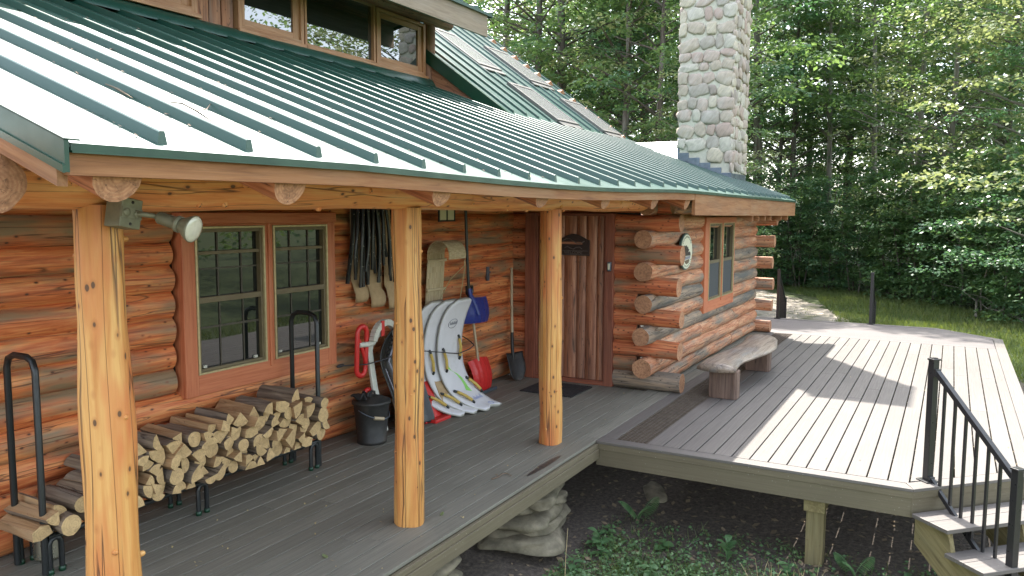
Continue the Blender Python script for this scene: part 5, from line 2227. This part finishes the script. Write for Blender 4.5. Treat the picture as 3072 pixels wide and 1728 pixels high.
proto = [
    make_tree('maple_tree', 17, 4.2, 3.4, 170, 76, (.11, .21), .17, 'tree_bark', 'leaf', second='leaf_pale'),
    make_tree('maple_tree', 19, 6.5, 3.2, 150, 76, (.11, .22), .22, 'tree_bark', 'leaf', lean=(.03, -.02), second='leaf_dark'),
    make_tree('beech_tree', 16, 2.8, 3.0, 175, 76, (.09, .17), .13, 'pale_bark', 'leaf', second='leaf_pale'),
    make_tree('hemlock_tree', 15, 1.6, 3.0, 230, 85, (.06, .13), .15, 'tree_bark', 'leaf_dark', 'cone', thick=.05),
    make_tree('ash_tree', 18, 7.0, 3.0, 140, 75, (.11, .2), .15, 'pale_bark', 'leaf', lean=(-.02, .05)),
]
MAIN = [(22.6, 12.2, 1), (20.5, 9.6, 0), (20.1, 8.3, 1), (26.8, 10.5, 4), (24.3, 8.7, 0), (22.7, 7.3, 3), (26.8, 7.7, 1), (23.2, 5.8, 4), (31.9, 4.3, 1),
        (36.0, 4.3, 0), (34.1, 3.4, 3), (39.2, 3.3, 1), (34.3, 1.7, 4), (37.4, 1.3, 0), (33.5, -.3, 4), (38.6, -1.0, 1), (28.6, -2.0, 2), (26.7, -3.0, 2),
        (30.6, -3.8, 3), (26.6, -4.6, 0), (23.6, -5.2, 2), (21.5, -6.0, 3), (18.4, 4.6, 1), (19.6, 6.0, 0), (21.8, 3.4, 1), (17.0, 2.6, 2)]
MID = [(34.0, 22.5), (35.9, 21.8), (31.1, 17.0), (40.4, 21.4), (34.7, 16.4), (38.9, 15.9), (39.8, 14.9), (36.6, 12.4), (46.2, 14.3), (45.5, 12.6), (37.9, 8.6), (45.3, 9.1),
       (38.7, 6.6), (44.6, 5.9), (49.6, 5.4), (49.9, 4.0), (48.2, 2.7), (49.5, 1.4), (37.4, -1.1), (38.6, -1.5), (40.0, -3.2), (37.6, -3.9), (37.8, -4.8), (39.6, -5.7), (42.7, -7.1), (42.1, -8.1)]
KIND = ['leafy dark-trunked maple', 'tall bare-stemmed maple', 'pale-barked beech', 'dark feathery hemlock', 'slender light-barked tree']
used = set()
allt = [(x, y, k, 'front') for x, y, k in MAIN] + [(x, y, [0, 3, 1, 2, 4][i % 5], 'back') for i, (x, y) in enumerate(MID)]


def bearing(x, y):
    return math.atan2(x + 4.34, y + 3.2)


groups = {}
for q in allt:
    groups.setdefault((q[2], q[3]), []).append(q)
for (k, row), L in groups.items():
    L.sort(key=lambda q: bearing(q[0], q[1]))
    for i, (x, y, _, _) in enumerate(L):
        t = proto[k] if k not in used else copy_tree(proto[k])
        used.add(k)
        t.location = (x, y, gz(x, y))
        t.rotation_euler = (0, 0, RND.uniform(0, 6.28))
        s = RND.uniform(.9, 1.15) if y > 4.7 or x > 19 else .68
        t.scale = (s, s, s * RND.uniform(.95, 1.1))
        where = 'at the front of the wood' if row == 'front' else 'deep in the wood'
        pos = 'the only one there' if len(L) == 1 else (f'{ORD[i]} such from the left' if i < len(L) - 1 else 'the rightmost such')
        tag(t, f'{KIND[k]} {where}, {pos}', 'tree', 'trees of the wood behind the cabin')

# sunlit maple reaching in from the right
nm = thing('maple_tree', 'sunlit pale-leaved maple spreading its branches in from the right edge', 'tree', (21.6, -8.2, gz(21.6, -8.2)), 'trees of the wood behind the cabin')
cs, rs = [], []
for i in range(150):
    a = NR.uniform(1.2, 4.4)
    q = 1.2 + 3.9 * math.sqrt(NR.uniform(0, 1))
    z = NR.uniform(4.0, 13)
    cs.append((q * math.cos(a), q * math.sin(a) + 1.2, z - .22 * q))
    rs.append(NR.uniform(.5, .95))
cs, rs = np.array(cs), np.array(rs)
cs += np.array((21.6, -8.2, gz(21.6, -8.2)))
lp_ = leaf_quads(cs, rs, np.full(len(cs), .05), 75, (.10, .17), .30, .45, .75)
o_ = np.array((21.6, -8.2, gz(21.6, -8.2)))
make_sp = cs - o_
b = MB()
b.tube([(21.6, -8.2, -1.1), (21.5, -8.1, 5), (21.7, -8.3, 13)], [.19, .15, .05], 10, wob=.1)
for c in cs[::2]:
    z = max(1.5, c[2] - 1.2)
    b.tube([(21.6, -8.2, z), tuple((np.array((21.6, -8.2, z)) + c) / 2 + np.array((0, 0, .25))), tuple(c)], [.035, .022, .005], 5, caps=False)
b.build('trunk', 'tree_bark', nm)
quads('crown', lp_ - o_, ['leaf_pale'], nm)


# saplings and bushes along the edge
def make_bush(name, H, R, n, per, size, leaf, stems=5, pale=False, second=None):
    t = thing(name, None, 'bush')
    cs, rs = [], []
    for i in range(n):
        u = NR.uniform(.08, 1)
        q = R * math.sqrt(NR.uniform(.05, 1)) * (1.1 - .55 * u)
        a = NR.uniform(0, 2 * np.pi)
        cs.append((q * math.cos(a), q * math.sin(a), H * u - .08 * q))
        rs.append(NR.uniform(.22, .5))
    cs, rs = np.array(cs), np.array(rs)
    b = MB()
    for i in range(stems):
        a = RND.uniform(0, 6.28)
        b.tube([(.1 * math.cos(a), .1 * math.sin(a), -.2), (R * .3 * math.cos(a), R * .3 * math.sin(a), H * .5), (R * .5 * math.cos(a), R * .5 * math.sin(a), H * .95)], [.03, .02, .006], 5, caps=False)
    for c in cs[::3]:
        b.tube([(c[0] * .3, c[1] * .3, max(.1, c[2] - .4)), tuple(c)], [.010, .004], 4, caps=False)
    b.build('stems', 'pale_bark' if pale else 'tree_bark', t)
    mi, mats = None, [leaf]
    if second:
        mats.append(second)
        mi = np.repeat((NR.uniform(0, 1, n) < .35).astype(int), per)
    quads('leaves', leaf_quads(cs, rs, np.full(n, .05), per, size, .4, .45), mats, t, mi)
    return t


bush = [make_bush('leafy_bush', 3.0, 1.25, 70, 44, (.08, .17), 'leaf', second='weed'),
        make_bush('leafy_bush', 4.4, 1.5, 90, 46, (.08, .16), 'leaf_dark', second='leaf'),
        make_bush('leafy_bush', 1.8, 1.1, 56, 40, (.09, .18), 'weed', second='leaf')]
SHR = [(32.9, 4.8), (30.1, 3.9), (32.8, 4.0), (31.3, 3.3), (30.0, 2.7), (31.1, 2.5), (29.3, 2.1), (32.3, 1.9), (31.7, 1.8), (29.2, 1.0), (31.3, .9), (28.5, 0), (29.1, -.5), (30.9, -.8),
       (27.3, -1.4), (26.7, -1.9), (27.8, -2.0), (26.4, -2.5), (28.8, -2.5), (26.1, -3.4), (26.2, -3.9), (26.0, -4.1), (25.1, -4.5), (25.7, -4.6), (24.0, -4.7), (24.1, -5.2), (23.9, -5.4), (22.1, -5.1), (21.4, -5.7),
       (27.6, 5.6), (29.0, 7.5), (25.5, 8.8), (26.5, 11.5), (23.5, 10.6), (25, 14), (20.4, -6.3), (27.9, -3.6), (29.8, -1.8), (33.5, 2.6), (34.2, 5.2)]
BK = ['bright medium-high bush', 'tall dark bush', 'low broad-leaved bush']
bl = {}
for i, (x, y) in enumerate(SHR):
    bl.setdefault([0, 1, 2, 1, 0][i % 5], []).append((x, y))
for k, L in bl.items():
    L.sort(key=lambda q: bearing(*q))
    for i, (x, y) in enumerate(L):
        t = bush[k] if i == 0 else copy_tree(bush[k])
        s = RND.uniform(.8, 1.2)
        t.location, t.rotation_euler, t.scale = (x, y, gz(x, y)), (0, 0, RND.uniform(0, 6.28)), (s, s, s)
        pos = f'{ORD[i]} such from the left' if i < len(L) - 1 else 'the rightmost such'
        tag(t, f'{BK[k]} at the edge of the wood, {pos}', 'bush', 'bushes along the edge of the wood')
sap = make_tree('sapling', 4.6, 1.1, 1.15, 42, 46, (.09, .17), .028, 'pale_bark', 'weed', every=2, thick=.03, second='leaf')
SAPS = [(28.0, -.2), (29.1, -.7), (27.0, -1.9), (25.9, -2.7), (24.9, -3.5), (23.6, -4.1), (22.2, -4.6), (29.6, 2.4), (21.0, -5.2)]
SAPS.sort(key=lambda q: bearing(*q))
for i, (x, y) in enumerate(SAPS):
    t = sap if i == 0 else copy_tree(sap)
    s = RND.uniform(.75, 1.25)
    t.location, t.rotation_euler, t.scale = (x, y, gz(x, y)), (0, 0, RND.uniform(0, 6.28)), (s, s, s)
    tag(t, f'thin pale-stemmed sapling before the bushes, {ORD[i]} sapling from the left', 'sapling', 'saplings along the edge of the wood')

# fallen branches lying along the edge
for i, (p, q, r, lab) in enumerate((((22.0, -3.9, -.78), (26.5, -4.3, -.2), .035, 'long grey fallen branch lying in the weeds at the wood edge, pointing away'),
                                    ((21.2, -5.1, -.8), (24.0, -4.0, -.55), .028, 'thin grey fallen branch lying across the weeds at the right wood edge'),
                                    ((30.5, 1.5, .3), (36.0, 5.0, 4.4), .05, 'dead pale branch leaning steeply among the trees left of centre'))):
    b = MB()
    p, q = V(p), V(q)
    m1, m2 = p.lerp(q, .35) + V((.1, .1, .06)), p.lerp(q, .7) + V((-.1, .12, -.04))
    b.tube([p, m1, m2, q], [r, r * .85, r * .6, r * .25], 7, wob=.15)
    b.tube([m1, m1 + V((.5, .5, .35)), m1 + V((.9, 1.0, .4))], [r * .5, r * .35, r * .15], 5)
    b.tube([m2, m2 + V((.3, -.5, .3)), m2 + V((.7, -.8, .35))], [r * .45, r * .3, r * .12], 5)
    tag(b.build('fallen_branch', 'pale_bark', origin=tuple(p)), lab, 'branch')

# the deep wood beyond, and the wood behind the viewer that the windows reflect
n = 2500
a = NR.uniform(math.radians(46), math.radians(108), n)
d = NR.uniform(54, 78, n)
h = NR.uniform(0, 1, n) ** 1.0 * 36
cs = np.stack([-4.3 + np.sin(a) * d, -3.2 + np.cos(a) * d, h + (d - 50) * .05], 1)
tag(quads('deep_wood', leaf_quads(cs, NR.uniform(1.0, 2.0, n), np.full(n, .25), 50, (.34, .58)), ['leaf_pale']), 'far leafy wood closing the view behind the trees', 'woodland', kind='stuff')  # pale leaf colour used here to put sunlight into the far foliage
n = 620
a = np.where(NR.uniform(0, 1, n) < .58, NR.uniform(math.radians(112), math.radians(168), n), NR.uniform(math.radians(168), math.radians(330), n))
d = NR.uniform(19, 33, n)
h = NR.uniform(0, 1, n) * 23
cs = np.stack([2 + np.sin(a) * d, -4 + np.cos(a) * d, h], 1)
tag(quads('surrounding_wood', leaf_quads(cs, NR.uniform(.9, 1.7, n), np.full(n, .15), 60, (.2, .36)), ['leaf']), 'leafy wood around the clearing mirrored in the window panes', 'woodland', kind='stuff')

# ------------------------------------------------------------------ grass and weeds


def blades(n, fn, hgt, wid, lean=.35):
    P = []
    xy = np.array([fn() for _ in range(n)])
    a = NR.uniform(0, 2 * np.pi, n)
    h = NR.uniform(hgt[0], hgt[1], n)
    w = NR.uniform(wid[0], wid[1], n)
    z = np.array([gz(x, y) for x, y in xy])
    base = np.stack([xy[:, 0], xy[:, 1], z - .01], 1)
    u = np.stack([np.cos(a), np.sin(a), np.zeros(n)], 1) * w[:, None]
    tip = base + np.stack([NR.normal(0, lean, n) * h, NR.normal(0, lean, n) * h, h], 1)
    return np.stack([base - u, base + u, tip + u * .25, tip - u * .25], 1)


VERGE = [(12.55, 1.2), (14.4, .3), (17, -.4), (19.8, -.5), (22.5, .2), (26, 1.0), (29, 3.6), (31, 4.0), (29.5, .5), (27.5, -1.5), (25.5, -3.2), (21.5, -5.2), (17.5, -7.5), (11, -6.5), (12.6, -4)]


def pick(poly, x0, x1, y0, y1):
    while True:
        x, y = RND.uniform(x0, x1), RND.uniform(y0, y1)
        if in_poly(x, y, poly):
            return x, y


g1 = np.concatenate([blades(42000, lambda: pick(VERGE, 11, 32, -8, 5), (.05, .17), (.006, .013)),
                     blades(12000, lambda: (RND.uniform(2, 13.5), RND.uniform(-10, -4.9)), (.05, .15), (.006, .012))])
tag(quads('verge_grass', g1, ['grass']), 'sunlit green grass verge between the deck and the wood', 'grass', kind='stuff')


def drive_edge():
    while True:
        x, y = pick(DRIVE, 13, 31, -1, 16)
        if noise.noise(V((x * .6, y * .6, 4))) > .12:
            return x, y


tag(quads('drive_grass', blades(4000, drive_edge, (.03, .10), (.005, .01)), ['grass']), 'thin patchy grass growing through the gravel drive', 'grass', kind='stuff')


def weeds_at():
    while True:
        x, y = RND.uniform(.1, 3.0), RND.uniform(-3.4, -.4)
        # weeds thin out under the platform
        edge = -.9 + .42 * (x - 1.2)
        lim = min(1, max(0, (2.55 - x) / 1.0)) if x > 1.5 else 1
        if RND.random() < (.08 + .92 * lim) * (1 if noise.noise(V((x * 1.9, y * 1.9, 7))) > -.1 else .4) * (1 if y < -.6 else .5):
            return x, y


n = 11000
xy = [weeds_at() for _ in range(n)]
cs = np.array([(x, y, gz(x, y) + .012 + abs(RND.gauss(0, .028))) for x, y in xy])
P = leaf_quads(cs, np.full(n, .035), np.full(n, .012), 3, (.014, .048), .3, .5, .7)
tag(quads('ground_cover', P, ['weed']), 'low mixed weeds and clover covering the shaded soil below the deck', 'ground cover', kind='stuff')
tag(quads('shade_grass', blades(9000, weeds_at, (.04, .13), (.0025, .005), .45), ['grass']), 'short sparse grass among the weeds below the deck', 'grass', kind='stuff')
n = 900
P = []
for q in range(n):
    x, y = RND.uniform(1.2, 6), RND.uniform(-3.6, .2)
    s = RND.uniform(.012, .045)
    a = RND.uniform(0, PI)
    c = V((x, y, gz(x, y) + .012))
    u = V((math.cos(a), math.sin(a), RND.uniform(-.3, .3))) * s
    w = V((-math.sin(a), math.cos(a), RND.uniform(-.3, .3))) * s * .6
    P.append([c - u, c + w, c + u, c - w])
tag(quads('dead_leaves', np.array(P), ['leaf_litter']), 'dead leaves scattered over the dark soil under the platform', 'leaf litter', kind='stuff')


def leaf_blade(b, p, d, L, W, up=V((0, 0, 1)), curl=.3, n=5):
    d = d.normalized()
    s = d.cross(up).normalized()
    vs = []
    for i in range(n + 1):
        u = i / n
        c = p + d * (L * u) + up * (-curl * L * u * u)
        w = W * math.sin(PI * (u * .9 + .06)) ** .8
        vs += [c - s * w, c + V((0, 0, -w * .25)), c + s * w]
    b.add(vs, [(i * 3 + j, i * 3 + j + 1, i * 3 + j + 4, i * 3 + j + 3) for i in range(n) for j in (0, 1)], 0, None, True)


def fern(loc, lab, angs, L):
    t = thing('fern', lab, 'fern', loc, 'ferns under the deck')
    for a in angs:
        b = MB()
        d = V((math.cos(a), math.sin(a), 0))
        pts = [V(loc) + d * (L * u) * .62 + V((0, 0, L * (1.25 * u - .62 * u * u))) for u in [i / 16 for i in range(17)]]
        b.tube(pts, [.003] * 16 + [.001], 4, caps=False)
        for i in range(3, 17):
            u = i / 16
            w = L * .30 * math.sin(PI * min(1, (1.06 - u) * .85)) + .006
            s = d.cross(V((0, 0, 1)))
            for q in (-1, 1):
                leaf_blade(b, pts[i], s * q + d * .45, w, w * .10 + .002, V((0, 0, 1)), .25, 3)
        b.build('frond', 'weed', t)


fern((2.95, -.62, gz(2.95, -.62)), 'two-fronded fern growing in dark soil beside the stone pier', (2.3, -.7, -2.2), .34)
fern((2.62, -2.62, gz(2.62, -2.62)), 'bright little fern growing between the deck post and the stairs', (2.6, 1.4, -1.0), .26)


def broad(loc, lab, n, L, W, rise, name='broadleaf_weed'):
    b = MB()
    for k in range(n):
        a = k * 2.4 + RND.uniform(-.3, .3)
        d = V((math.cos(a), math.sin(a), rise * RND.uniform(.7, 1.3)))
        ll = L * RND.uniform(.7, 1.1)
        p = V(loc) + V((0, 0, .01 + .02 * k))
        leaf_blade(b, p, d, ll, W * RND.uniform(.8, 1.1), V((0, 0, 1)), .5)
    b.tube([V(loc) + V((0, 0, -.02)), V(loc) + V((.005, 0, .02 * n + .03))], [.005, .003], 5)
    tag(b.build(name, 'weed', origin=loc), lab, 'weed', 'weeds below the deck')


for (x, y, lab, n, L, W, r) in ((2.42, -1.62, 'upright broad-leaved weed in front of the soil left of the deck post', 9, .17, .032, 1.3),
                                (2.15, -.52, 'broad glossy weed growing at the right foot of the stone pier', 8, .17, .035, .9),
                                (1.98, -.62, 'small rounded weed before the stone pier', 7, .12, .032, .6),
                                (2.45, -.50, 'three-leaved weed between pier and fern', 4, .10, .045, .5),
                                (2.40, -1.05, 'single large pale-leaved seedling in the middle of the soil', 4, .13, .06, .4),
                                (1.55, -.55, 'low round-leaved weed left of the stone pier', 7, .11, .035, .4),
                                (2.30, -2.15, 'low weed rosette just left of the deck post foot', 7, .12, .03, .7),
                                (2.55, -3.0, 'small leafy weed under the stair stringer', 6, .11, .028, .6),
                                (1.75, -1.15, 'toothed weed rosette among the grass in the foreground', 8, .12, .03, .5)):
    broad((x, y, gz(x, y)), lab, n, L, W, r)
b = MB()
for k in range(60):
    x, y = 1.95 + RND.gauss(0, .10), -2.25 + RND.gauss(0, .22)
    z = gz(x, y)
    h = RND.uniform(.10, .24)
    q, w = RND.gauss(0, .06), RND.gauss(0, .06)
    b.tube([(x, y, z), (x + q * .4, y + w * .4, z + h * .6), (x + q, y + w, z + h)], [.003, .0025, .001], 3, caps=False)
tag(b.build('dry_grass_tuft', 'straw', origin=(1.95, -2.25, gz(1.95, -2.25))), 'pale dry grass tuft catching the sun below the deck edge', 'grass tuft')
b = MB()
x, y = 1.22, -.62
b.tube([(x, y, gz(x, y)), (x + .06, y + .02, -.62), (x + .16, y + .05, -.42)], [.004, .003, .002], 5)
tag(b.build('dry_stalk', 'straw', origin=(x, y, gz(x, y))), 'thin dry stalk standing in the weeds by the porch edge', 'stalk')
b = MB()
b.blob((3.72, -.52, gz(3.72, -.52) + .01), (.24, .12, .02), (-.05, .10, 0), (0, 0, .035), p=3.2, nu=20, nv=8, wob=.3)
tag(b.build('flat_rock', 'pier_stone', origin=(3.72, -.52, gz(3.72, -.52))), 'flat grey rock lying on the soil under the platform', 'rock')
for i, (x, y, a, L, lab) in enumerate(((2.35, -.85, .3, .34, 'thin dead stick lying on the soil before the pier'), (2.62, -1.25, -.25, .30, 'pale dead stick lying on the soil in the middle'), (2.25, -.42, .9, .22, 'short dead stick beside the fern'))):
    b = MB()
    d = V((math.cos(a), math.sin(a), 0))
    p = V((x, y, gz(x, y) + .012))
    b.tube([p - d * L / 2, p + V((0, 0, .012)), p + d * L / 2], [.005, .006, .003], 5)
    tag(b.build('stick', 'pale_bark', origin=tuple(p)), lab, 'stick')
# ------------------------------------------------------------------ light, sky, camera
world = bpy.data.worlds.new('World')
scene.world = world
world.use_nodes = True
wt = world.node_tree
wt.nodes.clear()
sky = wt.nodes.new('ShaderNodeTexSky')
sky.sky_type = 'NISHITA'
sky.sun_disc = False
SUN_AZ, SUN_EL = math.radians(54.5), math.radians(56.4)
sky.sun_elevation = SUN_EL
sky.sun_rotation = SUN_AZ
sky.air_density = 1.0
sky.dust_density = 2.0
sky.ozone_density = 1.0
bg = wt.nodes.new('ShaderNodeBackground')
bg.inputs[1].default_value = .15
wo = wt.nodes.new('ShaderNodeOutputWorld')
hs = wt.nodes.new('ShaderNodeHueSaturation')
hs.inputs['Saturation'].default_value = .5
wt.links.new(sky.outputs[0], hs.inputs['Color'])
wt.links.new(hs.outputs[0], bg.inputs[0])
wt.links.new(bg.outputs[0], wo.inputs[0])
sl = bpy.data.lights.new('sun', 'SUN')
sl.energy = 2.5
sl.angle = math.radians(.53)
sl.color = (1, .955, .88)
so = bpy.data.objects.new('sun', sl)
COL.objects.link(so)
sd = V((math.sin(SUN_AZ) * math.cos(SUN_EL), math.cos(SUN_AZ) * math.cos(SUN_EL), math.sin(SUN_EL)))
so.rotation_euler = sd.to_track_quat('Z', 'Y').to_euler()
so.location = (8, 6, 20)

cam = bpy.data.cameras.new('camera')
cam.sensor_width = 36
cam.lens = 36 * 2390.13 / 3072
cam.clip_start = .05
cam.clip_end = 600
co = bpy.data.objects.new('camera', cam)
COL.objects.link(co)
yaw, pit, rol = 1.066873, .096035, .00441
fw = V((math.sin(yaw) * math.cos(pit), math.cos(yaw) * math.cos(pit), -math.sin(pit)))
r_ = V((math.cos(yaw), -math.sin(yaw), 0))
u_ = r_.cross(fw)
r2 = r_ * math.cos(rol) + u_ * math.sin(rol)
u2 = u_ * math.cos(rol) - r_ * math.sin(rol)
mt = Matrix((r2, u2, -fw)).transposed().to_4x4()
mt.translation = V((-4.34494, -3.19714, 2.15))
co.matrix_world = mt
scene.camera = co
scene.view_settings.view_transform = 'Standard'
scene.view_settings.look = 'None'
scene.view_settings.exposure = 2.58
scene.view_settings.gamma = 1
scene.cycles.max_bounces = 8
scene.cycles.diffuse_bounces = 4
scene.cycles.glossy_bounces = 3
scene.cycles.transmission_bounces = 4
scene.cycles.sample_clamp_indirect = 6
scene.cycles.caustics_reflective = False
scene.cycles.caustics_refractive = False
